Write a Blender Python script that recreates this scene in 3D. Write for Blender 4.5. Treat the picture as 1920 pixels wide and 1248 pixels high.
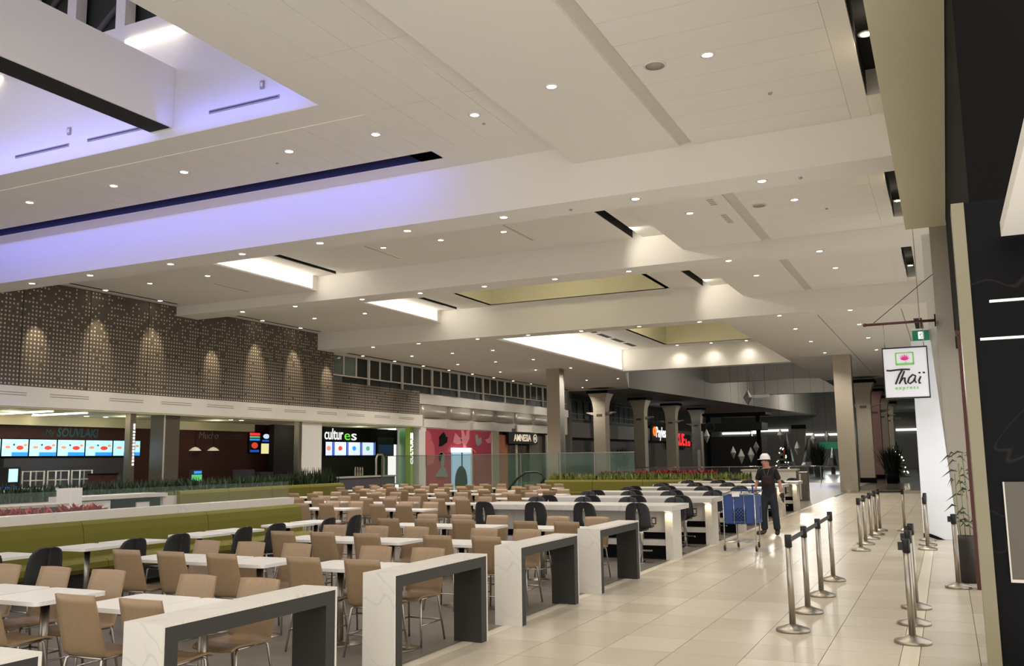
import bpy, bmesh, math, random
from mathutils import Vector, Matrix
random.seed(7)
S = bpy.context.scene
for o in list(bpy.data.objects): bpy.data.objects.remove(o, do_unlink=True)
C = S.collection
R = math.radians

# ------------------------------------------------------------------ camera
CAMZ = 1.8; FPX = 1694.2
_y, _p, _r = R(-25.385), R(7.918), R(-0.794)
F_ = Vector((math.sin(_y)*math.cos(_p), math.cos(_y)*math.cos(_p), math.sin(_p)))
r_ = Vector((math.cos(_y), -math.sin(_y), 0)); u_ = r_.cross(F_)
RX = r_*math.cos(_r) + u_*math.sin(_r); UX = -r_*math.sin(_r) + u_*math.cos(_r)
cam = bpy.data.cameras.new('camera'); camo = bpy.data.objects.new('camera', cam); C.objects.link(camo)
M = Matrix((RX, UX, -F_)).transposed().to_4x4(); M.translation = (0, 0, CAMZ)
camo.matrix_world = M
cam.sensor_width = 36; cam.lens = FPX/1920*36; cam.clip_end = 400; cam.clip_start = 0.05
S.camera = camo

# ------------------------------------------------------------------ world, exposure
S.view_settings.view_transform = 'Standard'; S.view_settings.look = 'None'
S.view_settings.gamma = 1; S.view_settings.use_curve_mapping = False
S.view_settings.exposure = 0.17
W = bpy.data.worlds.new('world'); S.world = W; W.use_nodes = True
W.node_tree.nodes['Background'].inputs[0].default_value = (1.0, 0.965, 0.92, 1)
W.node_tree.nodes['Background'].inputs[1].default_value = 1.5
DOWN_E = 170.0           # watts of one recessed downlight

def lamp(kind, name, loc, energy, color=(1, .9, .74), parent=None, aim=None, size=.1, size_y=None, cone=100, blend=.6):
    l = bpy.data.lights.new(name, kind); l.energy = energy; l.color = color
    if kind == 'AREA':
        l.shape = 'RECTANGLE' if size_y else 'SQUARE'; l.size = size
        if size_y: l.size_y = size_y
    else:
        l.shadow_soft_size = size
    if kind == 'SPOT': l.spot_size = R(cone); l.spot_blend = blend
    o = bpy.data.objects.new(name, l); C.objects.link(o); o.location = loc
    if aim is not None:
        d = (Vector(aim)-Vector(loc)); o.rotation_euler = d.to_track_quat('-Z', 'Y').to_euler()
    if parent: o.parent = parent
    return o

# large lamps of the place: coloured LED troughs of the skylight well; the slot strip is added
BLUE = (.13, .15, 1.0)
for x0, x1 in ((-12.4, -9.4), (-20.5, -13.2)):
    lamp('AREA', 'blue_trough_lamp', ((x0+x1)/2, 11.45, 8.02), 2.6*(x1-x0), BLUE, aim=((x0+x1)/2, 12.0, 8.25), size=x1-x0, size_y=.06)
lamp('AREA', 'blue_slot_fill', (-16.2, 14.82, 7.81), 88, BLUE, aim=(-16.2, 15.8, 6.75), size=15, size_y=.08)  # added strip, no fixture here: tints the nearest beam face blue
lamp('AREA', 'blue_down_lamp', (-16.5, 6.5, 9.9), 170, (.42, .42, 1.0), aim=(-9.5, 9.5, 0), size=6, size_y=3)

# ------------------------------------------------------------------ materials
def lin(c):
    if isinstance(c, str): c = [int(c[i:i+2], 16)/255 for i in (0, 2, 4)]
    return tuple((x/12.92 if x <= .04045 else ((x+.055)/1.055)**2.4) for x in c) + (1,)
MATS = {}
def mat(name, col, rough=.5, metal=0, var=.06, scale=8, bump=0, emit=0, alpha=1, spec=.5, stretch=None, trans=0):
    m = bpy.data.materials.new(name); m.use_nodes = True; MATS[name] = m
    nt = m.node_tree; b = nt.nodes['Principled BSDF']; c = lin(col)
    b.inputs['Roughness'].default_value = rough; b.inputs['Metallic'].default_value = metal
    b.inputs['Specular IOR Level'].default_value = spec
    b.inputs['Base Color'].default_value = c
    if var or bump:
        tc = nt.nodes.new('ShaderNodeTexCoord'); n = nt.nodes.new('ShaderNodeTexNoise'); n.inputs['Scale'].default_value = scale
        n.inputs['Detail'].default_value = 4
        src = tc.outputs['Object']
        if stretch:
            mp = nt.nodes.new('ShaderNodeMapping'); mp.inputs['Scale'].default_value = stretch
            nt.links.new(src, mp.inputs[0]); src = mp.outputs[0]
        nt.links.new(src, n.inputs['Vector'])
        if var:
            mx = nt.nodes.new('ShaderNodeMix'); mx.data_type = 'RGBA'
            mx.inputs[6].default_value = tuple(x*(1-var) for x in c[:3])+(1,); mx.inputs[7].default_value = tuple(min(1, x*(1+var)) for x in c[:3])+(1,)
            nt.links.new(n.outputs['Fac'], mx.inputs[0]); nt.links.new(mx.outputs[2], b.inputs['Base Color'])
        if bump:
            bp = nt.nodes.new('ShaderNodeBump'); bp.inputs['Strength'].default_value = bump; bp.inputs['Distance'].default_value = .01
            nt.links.new(n.outputs['Fac'], bp.inputs['Height']); nt.links.new(bp.outputs[0], b.inputs['Normal'])
    if emit:
        b.inputs['Emission Color'].default_value = c; b.inputs['Emission Strength'].default_value = emit
    if trans:
        b.inputs['Transmission Weight'].default_value = trans; b.inputs['IOR'].default_value = 1.02
    if alpha < 1: b.inputs['Alpha'].default_value = alpha
    return m
def veined(name, base, vein, rough=.3, scale=1.2, amount=.06, spec=.5):
    m = mat(name, base, rough, var=0, spec=spec); nt = m.node_tree; b = nt.nodes['Principled BSDF']
    tc = nt.nodes.new('ShaderNodeTexCoord'); n = nt.nodes.new('ShaderNodeTexNoise'); n.inputs['Scale'].default_value = scale
    n.inputs['Detail'].default_value = 3; n.inputs['Distortion'].default_value = 1.5
    nt.links.new(tc.outputs['Object'], n.inputs['Vector'])
    a = nt.nodes.new('ShaderNodeMath'); a.operation = 'SUBTRACT'; a.inputs[1].default_value = .5; nt.links.new(n.outputs['Fac'], a.inputs[0])
    ab = nt.nodes.new('ShaderNodeMath'); ab.operation = 'ABSOLUTE'; nt.links.new(a.outputs[0], ab.inputs[0])
    r = nt.nodes.new('ShaderNodeValToRGB'); r.color_ramp.elements[0].position = 0; r.color_ramp.elements[0].color = lin(vein)
    r.color_ramp.elements[1].position = amount*.25; r.color_ramp.elements[1].color = lin(base)
    nt.links.new(ab.outputs[0], r.inputs[0]); nt.links.new(r.outputs[0], b.inputs['Base Color'])
    return m
mat('ceil', 'eae5dc', .9, var=.01, scale=2)
mat('ceil_panel', 'ebe6dd', .85, var=.02, scale=2)
mat('groove_pale', 'd2cbc0', .9)
mat('ceil_groove', 'a8a094', .9)
mat('cream', 'dcd6b8', .8, var=.02)
mat('slot_black', '141210', .8, var=0)
mat('white', 'e9e6e0', .5, var=.02)
mat('lampglow', 'fff0d4', emit=22, var=0)
mat('lampring', 'e6e2da', .4, var=0)
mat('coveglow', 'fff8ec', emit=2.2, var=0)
mat('ledline', 'fff4dc', emit=6, var=0)
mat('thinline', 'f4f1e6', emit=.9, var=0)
mat('tile', 'bfb4a1', .3, var=.07, scale=1.6, stretch=(1, 6, 1))
mat('tile_b', 'baaf9b', .3, var=.07, scale=1.6, stretch=(1, 6, 1))
mat('tile_c', 'c5bba8', .3, var=.07, scale=1.6, stretch=(1, 6, 1))
mat('grout', '8d8370', .8)
mat('strip', 'd8cfb8', .3, var=.04)
mat('diningfloor', '716960', .38, var=.18, scale=1.0, stretch=(1, 5, 1))
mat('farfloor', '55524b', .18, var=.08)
mat('perfgrey', '6a6157', .6)
mat('metal', 'b9b4aa', .3, 1, var=.03)
mat('brushed', 'a9a194', .36, 1, var=.05, scale=30, stretch=(1, 1, .05))
mat('chrome', 'd6d6d6', .12, 1, var=0)
mat('brass_stone', '8b8369', .35, var=.06, scale=5)
mat('blackplastic', '161616', .45, var=.05)
mat('blackchair', '1d1d1f', .5, var=.05)
mat('belt', '232021', .6, var=.05)
mat('wood', '957c5d', .42, var=.12, scale=5, stretch=(14, 14, .8))
mat('woodside', 'b99565', .45, var=.1)
veined('marble', 'd9d4cb', 'cbc6be', .28, .7, .03)
veined('blackmarble', '08080a', '232120', .35, .5, .008, spec=.12)
mat('tablewhite', 'e8e5de', .3, var=.01)
mat('darkcore', '2b2925', .55, var=.06)
mat('black', '0e0d0c', .8, var=.05, spec=.15)
mat('nearblack', '1b1917', .7, var=.1)
mat('green_fabric', '6a651b', .8, var=.12, scale=40, bump=.2)
mat('leaf', '24371c', .6, var=.3, scale=20)
mat('leaf_dark', '17210f', .7, var=.3, scale=20)
mat('leaf_light', '7c8440', .6, var=.3, scale=20)
mat('red_leaf', 'a3202a', .5, var=.25, scale=20)
mat('soil', '3a2b20', .9)
mat('hoarding', 'e3e6ea', .55, var=.015)
mat('redwood', '512a23', .45, var=.15, scale=6)
mat('concrete', 'b2a795', .7, var=.04)
mat('darkcol', '5b544a', .3, var=.06)
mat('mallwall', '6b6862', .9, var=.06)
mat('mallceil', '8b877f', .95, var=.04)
mat('farcol', 'b9ae9b', .8, var=.04)
mat('pinkcol', 'b08b83', .8, var=.04)
mat('shopdark', '151314', .7, var=.15)
mat('shopgrey', '4c4a50', .7, var=.1)
mat('shopmaroon', '44211f', .7, var=.1)
mat('brick', '4a2520', .8, var=.2, scale=14)
mat('storeceil', 'd2cba8', .8, var=.02)
mat('greenwall', '3f8a34', .6, var=.08)
mat('limewall', '9fc04a', .6, var=.05)
mat('pink', 'a82c45', .6, var=.06)
mat('pink_l', 'd9818c', .6, var=.06)
mat('pink_m', 'c85f66', .6, var=.06)
mat('paper_grey', '8b8a86', .6)
mat('skin', 'b98468', .55, var=.05)
mat('shirt', '17161a', .85, var=.15, scale=12)
mat('shirtprint', '2e1b1b', .85, var=.3, scale=25)
mat('jeans', '232831', .85, var=.2, scale=20)
mat('boot', '4a3526', .75, var=.2, scale=20)
mat('bootdark', '2b2622', .8, var=.1)
mat('hat', 'f0efec', .35, var=.01)
mat('blueplastic', '27447f', .45, var=.08)
mat('cloth_red', '8f1f24', .6)
mat('teal_dim', '2f5a5c', .5)
mat('grey_text', '77726c', .5)
mat('dark_text', '3a3532', .5)
mat('letter_white', 'f4f6f8', emit=.95, var=0)
mat('letter_green', '5fc832', emit=.8, var=0)
mat('letter_red', 'ff2a30', emit=1.3, var=0)
mat('letter_orange', 'ff7a2a', emit=1.1, var=0)
mat('letter_cream', 'e8dcc6', emit=.35, var=0)
mat('screen_cyan', 'b4ecf8', emit=.85, var=.06, scale=3)
mat('screen_blue', '2b8be0', emit=1.0, var=.1)
mat('screen_deep', '1d4fb8', emit=.9, var=.1)
mat('screen_red', 'd2402e', emit=.9, var=.3, scale=12)
mat('screen_food', 'd88a6a', emit=.9, var=.4, scale=14)
mat('screen_white', 'd4e2ff', emit=.85, var=.04)
mat('screen_dim', '27324f', emit=.35, var=.2)
mat('screen_green', '58b070', emit=.9, var=.2)
mat('screen_yellow', 'e8e0a0', emit=.9, var=.2)
mat('shoplight', 'f4f6ee', emit=1.6, var=0)
mat('exit_green', '0f6a4c', emit=.35, var=0)
mat('sign_white', 'dcdde2', .5, emit=.26, var=0)
mat('sign_green', '7fbf6a', .5, emit=.25, var=0)
mat('sign_pink', 'd9459b', .5, emit=.25, var=0)
mat('sign_black', '131315', .5, var=0)
mat('lantern', 'b8b5ae', .6, var=.1)
mat('foil', 'c4c8cc', .15, 1, var=.1, scale=10, bump=.6)
mat('skyblue', '9fc6dd', emit=.55, var=.08)
mat('windowdark', '1d211d', .45, var=.2, scale=.6)
mat('windowpale', '6d7a78', .15, var=.1, scale=.6)
mat('steelpanel', 'cfc8bc', .36, .35, var=.04)
mat('glass', 'bcd0c8', .03, var=0, alpha=.06)
mat('glass_green', '5f7d6c', .04, var=0, alpha=.26)
mat('terracotta', '2d2a28', .5, var=.1)
mat('fairy', 'fff0d0', emit=12, var=0)
mat('stain_orange', 'b36a48', .6)

def perf_material():
    m = mat('perf_panel', '655c52', .62, var=0); nt = m.node_tree; b = nt.nodes['Principled BSDF']; N = nt.nodes.new; L = nt.links.new
    tc = N('ShaderNodeTexCoord'); sp = N('ShaderNodeSeparateXYZ'); L(tc.outputs['Object'], sp.inputs[0])
    def ma(op, a, bb=None, c=None):
        n = N('ShaderNodeMath'); n.operation = op
        for i, v in enumerate((a, bb, c)):
            if v is None: continue
            if isinstance(v, (int, float)): n.inputs[i].default_value = v
            else: L(v, n.inputs[i])
        return n.outputs[0]
    P = .126
    gy = ma('DIVIDE', sp.outputs[1], P); gz = ma('DIVIDE', sp.outputs[2], P)
    fy = ma('SUBTRACT', ma('FRACT', gy), .5); fz = ma('SUBTRACT', ma('FRACT', gz), .5)
    d = ma('SQRT', ma('ADD', ma('MULTIPLY', fy, fy), ma('MULTIPLY', fz, fz)))
    cm = N('ShaderNodeCombineXYZ'); L(ma('FLOOR', gy), cm.inputs[0]); L(ma('FLOOR', gz), cm.inputs[1])
    wn = N('ShaderNodeTexWhiteNoise'); wn.noise_dimensions = '2D'; L(cm.outputs[0], wn.inputs['Vector'])
    # fewer holes towards the top of the wall
    thr = ma('MULTIPLY', ma('SUBTRACT', sp.outputs[2], 5.7), .42)
    keep = ma('GREATER_THAN', wn.outputs['Value'], ma('MINIMUM', ma('MAXIMUM', thr, .03), .72))
    dot = ma('MULTIPLY', ma('LESS_THAN', d, .235), keep)
    mx = N('ShaderNodeMix'); mx.data_type = 'RGBA'; mx.inputs[6].default_value = lin('5d544b'); mx.inputs[7].default_value = lin('cbbfae')
    L(dot, mx.inputs[0]); L(mx.outputs[2], b.inputs['Base Color'])
perf_material()

# ------------------------------------------------------------------ mesh builder
class MB:
    def __init__(s): s.v = []; s.f = []; s.m = []; s.sm = []
    def add(s, vs, fs, mi=0, smooth=False):
        o = len(s.v); s.v += [tuple(v) for v in vs]
        for f in fs: s.f.append([i+o for i in f]); s.m.append(mi); s.sm.append(smooth)
        return s
    def box(s, x0, x1, y0, y1, z0, z1, mi=0):
        return s.hexa([(x0, y0, z0), (x1, y0, z0), (x1, y1, z0), (x0, y1, z0), (x0, y0, z1), (x1, y0, z1), (x1, y1, z1), (x0, y1, z1)], mi)
    def hexa(s, p, mi=0):
        return s.add(p, [(3, 2, 1, 0), (4, 5, 6, 7), (0, 1, 5, 4), (1, 2, 6, 5), (2, 3, 7, 6), (3, 0, 4, 7)], mi)
    def prism(s, pts, axis, a, b, mi=0):           # polygon pts (2D) extruded along axis from a to b
        def P(q, t): return {'x': (t, q[0], q[1]), 'y': (q[0], t, q[1]), 'z': (q[0], q[1], t)}[axis]
        n = len(pts); vs = [P(q, a) for q in pts]+[P(q, b) for q in pts]
        fs = [tuple(range(n))[::-1], tuple(range(n, 2*n))]+[(i, (i+1) % n, n+(i+1) % n, n+i) for i in range(n)]
        return s.add(vs, fs, mi)
    def tube(s, pts, r, n=8, mi=0, cap=True):
        pts = [Vector(p) for p in pts]; rs = r if isinstance(r, (list, tuple)) else [r]*len(pts); vs = []; up = None
        for i, p in enumerate(pts):
            d = (pts[min(i+1, len(pts)-1)]-pts[max(i-1, 0)]).normalized()
            a = d.orthogonal().normalized() if up is None else (up-d*up.dot(d)).normalized()
            up = a; b = d.cross(a)
            vs += [p+(a*math.cos(t)+b*math.sin(t))*rs[i] for t in [2*math.pi*k/n for k in range(n)]]
        fs = [(i*n+k, i*n+(k+1) % n, (i+1)*n+(k+1) % n, (i+1)*n+k) for i in range(len(pts)-1) for k in range(n)]
        s.add(vs, fs, mi, True)
        if cap:
            o = len(s.v)-len(vs); s.f.append([o+k for k in range(n)][::-1]); s.m.append(mi); s.sm.append(False)
            o = len(s.v)-n; s.f.append([o+k for k in range(n)]); s.m.append(mi); s.sm.append(False)
        return s
    def lathe(s, prof, c=(0, 0, 0), n=20, mi=0, sq=False, smooth=True, caps=True):
        vs = []
        for r, z in prof:
            for k in range(n):
                t = 2*math.pi*k/n + (math.pi/4 if sq else 0)
                vs.append((c[0]+r*math.cos(t), c[1]+r*math.sin(t), c[2]+z))
        fs = [(i*n+k, i*n+(k+1) % n, (i+1)*n+(k+1) % n, (i+1)*n+k) for i in range(len(prof)-1) for k in range(n)]
        if caps: fs += [tuple(range(n))[::-1], tuple((len(prof)-1)*n+k for k in range(n))]
        return s.add(vs, fs, mi, smooth)
    def ball(s, c, r, n=12, m=8, mi=0):
        rx, ry, rz = r if isinstance(r, (list, tuple)) else (r, r, r); vs = []
        for i in range(m+1):
            a = math.pi*i/m
            for k in range(n):
                t = 2*math.pi*k/n; vs.append((c[0]+rx*math.sin(a)*math.cos(t), c[1]+ry*math.sin(a)*math.sin(t), c[2]+rz*math.cos(a)))
        return s.add(vs, [(i*n+k, (i+1)*n+k, (i+1)*n+(k+1) % n, i*n+(k+1) % n) for i in range(m) for k in range(n)], mi, True)
    def sheet(s, rows, t, mi=0, smooth=True):     # grid of points thickened by t along the normals
        nr, nc = len(rows), len(rows[0]); g = [[Vector(p) for p in r] for r in rows]; back = []
        for i in range(nr):
            for j in range(nc):
                a = g[min(i+1, nr-1)][j]-g[max(i-1, 0)][j]; b = g[i][min(j+1, nc-1)]-g[i][max(j-1, 0)]
                n = a.cross(b); n = n.normalized() if n.length > 1e-9 else Vector((0, 0, 1)); back.append(g[i][j]-n*t)
        vs = [p for r in g for p in r]+back; o = nr*nc; fs = []
        for i in range(nr-1):
            for j in range(nc-1):
                a, b, c, d = i*nc+j, i*nc+j+1, (i+1)*nc+j+1, (i+1)*nc+j
                fs += [(a, d, c, b), (o+a, o+b, o+c, o+d)]
        s.add(vs, fs, mi, smooth); e = []
        for i in range(nr-1): e += [(i*nc, (i+1)*nc), ((i+1)*nc+nc-1, i*nc+nc-1)]
        for j in range(nc-1): e += [(j+1, j), ((nr-1)*nc+j, (nr-1)*nc+j+1)]
        b0 = len(s.v)-len(vs)
        for a, b in e: s.f.append([b0+a, b0+o+a, b0+o+b, b0+b][::-1]); s.m.append(mi); s.sm.append(False)
        return s
    def mesh(s, name, mats):
        me = bpy.data.meshes.new(name); me.from_pydata(s.v, [], s.f)
        for m in (mats if isinstance(mats, (list, tuple)) else [mats]): me.materials.append(MATS[m])
        me.polygons.foreach_set('material_index', s.m); me.polygons.foreach_set('use_smooth', s.sm)
        bm = bmesh.new(); bm.from_mesh(me); bmesh.ops.recalc_face_normals(bm, faces=bm.faces); bm.to_mesh(me); bm.free()
        me.update(); return me
    def build(s, name, mats, parent=None, loc=None, rz=0):
        o = bpy.data.objects.new(name, s.mesh(name, mats)); C.objects.link(o)
        if parent: o.parent = parent
        if loc: o.location = loc
        if rz: o.rotation_euler = (0, 0, rz)
        return o
def bx(*a): return MB().box(*a)
def tag(o, label, cat=None, group=None):
    o['label'] = label
    if cat: o['category'] = cat
    if group: o['group'] = group
    return o
def struct(o, label=None, cat=None):
    o['kind'] = 'structure'
    if label: o['label'] = label
    if cat: o['category'] = cat
    return o
def thing(name, label, cat, loc=(0, 0, 0), rz=0, group=None):
    o = bpy.data.objects.new(name, None); C.objects.link(o); o.location = loc; o.rotation_euler = (0, 0, rz)
    o.empty_display_size = .1
    return tag(o, label, cat, group)
def part(name, mesh, parent, loc=None, rot=None):
    o = bpy.data.objects.new(name, mesh); C.objects.link(o); o.parent = parent
    if loc: o.location = loc
    if rot: o.rotation_euler = rot
    return o
def text_mesh(txt, size, extrude=.01, shear=0, space=1.0, align='CENTER', bold=0):
    cu = bpy.data.curves.new('txt', 'FONT'); cu.body = txt; cu.size = size; cu.extrude = extrude; cu.shear = shear
    cu.space_character = space; cu.align_x = align; cu.align_y = 'CENTER'; cu.offset = bold; cu.resolution_u = 3
    o = bpy.data.objects.new('txt', cu); C.objects.link(o); bpy.context.view_layer.update()
    me = bpy.data.meshes.new_from_object(o.evaluated_get(bpy.context.evaluated_depsgraph_get()))
    bpy.data.objects.remove(o); return me
def letters(name, txt, size, m, parent, loc, rot, fit=None, **k):
    me = text_mesh(txt, size, **k)
    if fit:
        xs_ = [v.co.x for v in me.vertices]; c0 = (max(xs_)+min(xs_))/2; f_ = fit/(max(xs_)-min(xs_))
        for v in me.vertices: v.co.x = (v.co.x-c0)*f_
    me.materials.clear(); me.materials.append(MATS[m])
    return part(name, me, parent, loc, rot)
FACE_X = (R(90), 0, R(90))      # text readable from +X
FACE_Y = (R(90), 0, 0)          # text readable from -Y
ORD = ['first', 'second', 'third', 'fourth', 'fifth', 'sixth', 'seventh', 'eighth', 'ninth', 'tenth', 'eleventh', 'twelfth', 'thirteenth', 'fourteenth']
# a pixel of the photograph gives a direction; the wall, floor or ceiling it lies on gives the distance
def _ray(x, y): return RX*((x-960)/FPX) - UX*((y-624)/FPX) + F_
def onX(x, y, X):
    d = _ray(x, y); t = X/d.x; return (X, d.y*t, CAMZ+d.z*t)
def onY(x, y, Y):
    d = _ray(x, y); t = Y/d.y; return (d.x*t, Y, CAMZ+d.z*t)
def onZ(x, y, z=0):
    d = _ray(x, y); t = (z-CAMZ)/d.z; return (d.x*t, d.y*t, z)

# ================================================================== FLOOR
floor = struct(bx(-4.37, .75, -4, 49.4, -.1, -.012).build('floor', 'grout'), 'beige tiled mall walkway beside the dining area', 'floor')
COLS = [(-4.37, -3.725), (-3.725, -3.08), (-3.08, -2.43), (-2.43, -1.783), (-1.783, -1.133), (-1.133, -.50), (-.345, .137), (.137, .75)]
tm = {}
for ci, (a, b) in enumerate(COLS):
    for k, mn in enumerate(('tile', 'tile_b', 'tile_c')): tm[ci, k] = bx(a+.003, b-.003, .003, .647, -.012, 0).mesh('floor_tile', mn)
rest = MB(); n = 0
for ri in range(-9, 66):
    y = 2 + ri*.65
    if y > 48.9: continue
    for ci, (a, b) in enumerate(COLS):
        if 7.8 < y and n < 300 and not (ci == 7 and y < 9):
            part('floor_tile', tm[ci, random.randrange(3)], floor, (0, y, 0)); n += 1
        else: rest.box(a+.003, b-.003, y+.003, y+.647, -.012, 0, random.randrange(3))
o = rest.build('far_floor_tiles', ['tile', 'tile_b', 'tile_c'], floor); o['kind'] = 'stuff'
bx(-.497, -.348, -4, 49.4, -.012, .001).build('floor_border', 'strip', floor)
struct(bx(-4.5, -4.372, -4, 41.2, -.1, .002).build('trim_1', 'strip'), 'pale stone strip edging the tiled walkway', 'trim')
struct(bx(-31, -4.502, -4, 62, -.1, 0).build('floor_dining', 'diningfloor'), 'grey dining area floor', 'floor')
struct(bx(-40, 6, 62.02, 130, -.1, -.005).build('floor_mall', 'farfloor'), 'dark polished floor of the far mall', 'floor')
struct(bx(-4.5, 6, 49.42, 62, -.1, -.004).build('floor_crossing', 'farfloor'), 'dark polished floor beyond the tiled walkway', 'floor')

# ================================================================== CEILING
ZC, ZL, ZR, ZB = 7.44, 7.80, 7.93, 6.70
cb = MB()
cb.box(-9.22, -6.1, -4, 15.8, ZL, 8.1)
cb.box(-25, -9.22, 11.88, 14.77, ZL, 8.1).box(-25, -9.22, 15.23, 15.8, ZL, 8.1).box(-9.22, -8.7, 14.77, 15.23, ZL, 8.1)
cb.box(-25, -22, -4, 11.88, ZL, 8.1).box(-22, -9.22, -4, 1.5, ZL, 8.1)
ceiling = struct(cb.build('ceiling', 'ceil'), 'white ceiling around the skylight well', 'ceiling')
# recompute slot lid
bx(-25, -8.7, 14.77, 15.23, 8.0, 8.1).build('air_slot', 'slot_black', ceiling)
bx(-25, -8.7, 15.215, 15.235, ZL+.004, 8.0).build('slot_side', 'slot_black', ceiling)
pm = bx(.006, .669, 0, 2.16-.012, -.014, 0).mesh('ceiling_panel', 'ceil_panel')
for k in range(24):
    x = -8.8-.675*(k+1)
    if x > -25: part('ceiling_panel', pm, ceiling, (x, 12.58, ZL))
for i in range(4):
    for j in range(5): part('ceiling_panel', pm, ceiling, (-8.8+.675*i, 14.68-2.16*(j+1), ZL))
# lower right ceiling, section by section
def right_ceiling(name, y0, y1, x0, z, plank, slot, lab):
    b = MB().box(x0, -4.03, y0, y1, z, z+.5).box(-4.03, -3.78, y0, y1, z+.06, z+.5).box(-3.78, -1.05, y0, y1, z+.014, z+.5).box(-1.05, -.75, y0, y1, z, z+.5)
    b.box(-.75, -.47, y0, slot[0], z+.02, z+.5).box(-.75, -.47, slot[1], y1, z+.02, z+.5)
    o = struct(b.build(name, 'ceil'), lab, 'ceiling')
    bx(-4.03, -3.78, y0, y1, z+.055, z+.06).build('ceiling_groove', 'groove_pale', o)
    bx(-.75, -.47, slot[0], slot[1], z+.45, z+.5).build('light_slot', 'slot_black', o)
    bx(-.752, -.74, slot[0], slot[1], z+.05, z+.45).build('slot_side', 'slot_black', o)
    bx(-.48, -.468, slot[0], slot[1], z+.05, z+.45).build('slot_side', 'slot_black', o)
    n = int((y1-y0)/plank); p = (y1-y0)/n; pl = bx(-3.774, -1.056, .005, p-.005, z, z+.014).mesh('ceiling_plank', 'ceil_panel')
    for k in range(n): part('ceiling_plank', pl, o, (0, y0+k*p, 0))
    return o
right_ceiling('ceiling_near_right', 1.0, 15.8, -6.1, ZC, .74, (2, 14.9), 'white plank ceiling nearest the camera at right')
right_ceiling('ceiling_second_right', 16.7, 24.05, -6.15, ZC, .74, (19.0, 23.2), 'white plank ceiling between first and second beams at right')
right_ceiling('ceiling_third_right', 25.1, 32.3, -6.15, ZC, .74, (26.5, 31.6), 'white plank ceiling between second and third beams at right')
struct(bx(-.47, .33, 1, 21.4, ZB, 7.95).build('trim_2', 'cream'), 'long cream ceiling bulkhead along the right shopfront', 'bulkhead')
# cross beams
for i, (y0, y1, z0, z1, x0) in enumerate([(15.8, 16.7, ZB, 8.1, -.47), (24.05, 25.1, 7.1, 8.5, .1), (32.3, 33.2, ZB, 9.2, .1)]):
    struct(bx(-25.2, x0, y0, y1, z0, z1).build('trim_%d' % (3+i), 'ceil'), '%s white ceiling beam from the camera crossing the hall' % ORD[i], 'beam')
struct(bx(-.47, 1.5, 21.4, 33.2, ZC, 8.2).build('ceiling_right_edge', 'ceil'), 'narrow white ceiling strip past the cream bulkhead', 'ceiling')
# left and middle ceilings
for i, (y0, y1) in enumerate([(16.7, 24.05), (25.1, 32.3)]):
    b = MB().box(-25.2, -24.62, y0, y1, ZC, 8).box(-24.40, -18.6, y0, y1, ZC, 8).box(-24.62, -24.40, y0, y0+1.2, ZC, 8).box(-24.62, -24.40, y1-.3, y1, ZC, 8)
    o = struct(b.build('ceiling_left_%d' % (i+1), 'ceil'), 'white ceiling over the food counters, %s bay' % ORD[i], 'ceiling')
    bx(-24.62, -24.40, y0+1.2, y1-.3, 7.46, 7.5).build('light_slot', 'slot_black', o)
    s0 = y0+4.1; b = MB()
    for a, c in ((-18.6, -17.85), (-17.55, -7.6), (-7.3, -6.15)):
        if i == 1 and a < -17 and c > -8:
            b.box(a, -16.05, y0, y1, ZR, 8.4).box(-8.9, c, y0, y1, ZR, 8.4).box(-16.05, -8.9, y0, 26, ZR, 8.4).box(-16.05, -8.9, 31.9, y1, ZR, 8.4)
        else: b.box(a, c, y0, y1, ZR, 8.4)
    for a, c in ((-17.85, -17.55), (-7.6, -7.3)): b.box(a, c, y0, s0, ZR, 8.4)
    o = struct(b.build('ceiling_raised_%d' % (i+1), 'ceil'), 'raised white ceiling recess with dark light slots, %s bay' % ORD[i], 'ceiling')
    for a, c in ((-17.85, -17.55), (-7.6, -7.3)):
        bx(a, c, s0, y1, 8.32, 8.4).build('light_slot', 'slot_black', o)
        for q in (a-.001, c-.009): bx(q, q+.01, s0, y1, ZR+.02, 8.32).build('slot_side', 'slot_black', o)
    if i == 1:
        w = MB().box(-16.2, -16.04, 26, 31.9, ZR, 9.6).box(-8.91, -8.75, 26, 31.9, ZR, 9.6).box(-16.2, -8.75, 31.88, 32.05, ZR, 9.6).box(-16.2, -8.75, 25.85, 26.01, ZR, 9.6).box(-16.2, -8.75, 25.85, 32.05, 9.6, 9.7)
        w.build('well_lining', 'cream', o)
# fourth bay
b = MB().prism([(-25.2, 33.2), (-16.5, 33.2), (-16.5, 50), (-20.4, 62.6), (-25.2, 62.6)], 'z', ZB, 8.2)
b.prism([(-7.1, 33.2), (.4, 33.2), (.4, 63.5), (-7.1, 63.5)], 'z', ZB, 8.2)
o = struct(b.build('ceiling_far_sides', 'ceil'), 'flat white ceiling of the far bay around the columns', 'ceiling')
bx(-24.6, -24.4, 34, 61, ZB-.004, ZB).build('light_slot', 'slot_black', o)
for x in (-3.78, -1.05): bx(x-.02, x+.02, 33.3, 60, ZB-.003, ZB).build('ceiling_joint', 'ceil_groove', o)
bx(-.75, -.47, 36, 48, ZB-.004, ZB).build('light_slot', 'slot_black', o)
b = MB().box(-16.5, -13.5, 33.2, 49.5, ZR, 8.4).box(-8.5, -7.1, 33.2, 49.5, ZR, 8.4).box(-13.5, -8.5, 33.2, 36, ZR, 8.4).box(-13.5, -8.5, 48.3, 49.5, ZR, 8.4)
o = struct(b.build('ceiling_raised_3', 'ceil'), 'raised ceiling recess of the far bay with segmented dark slots', 'ceiling')
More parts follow.
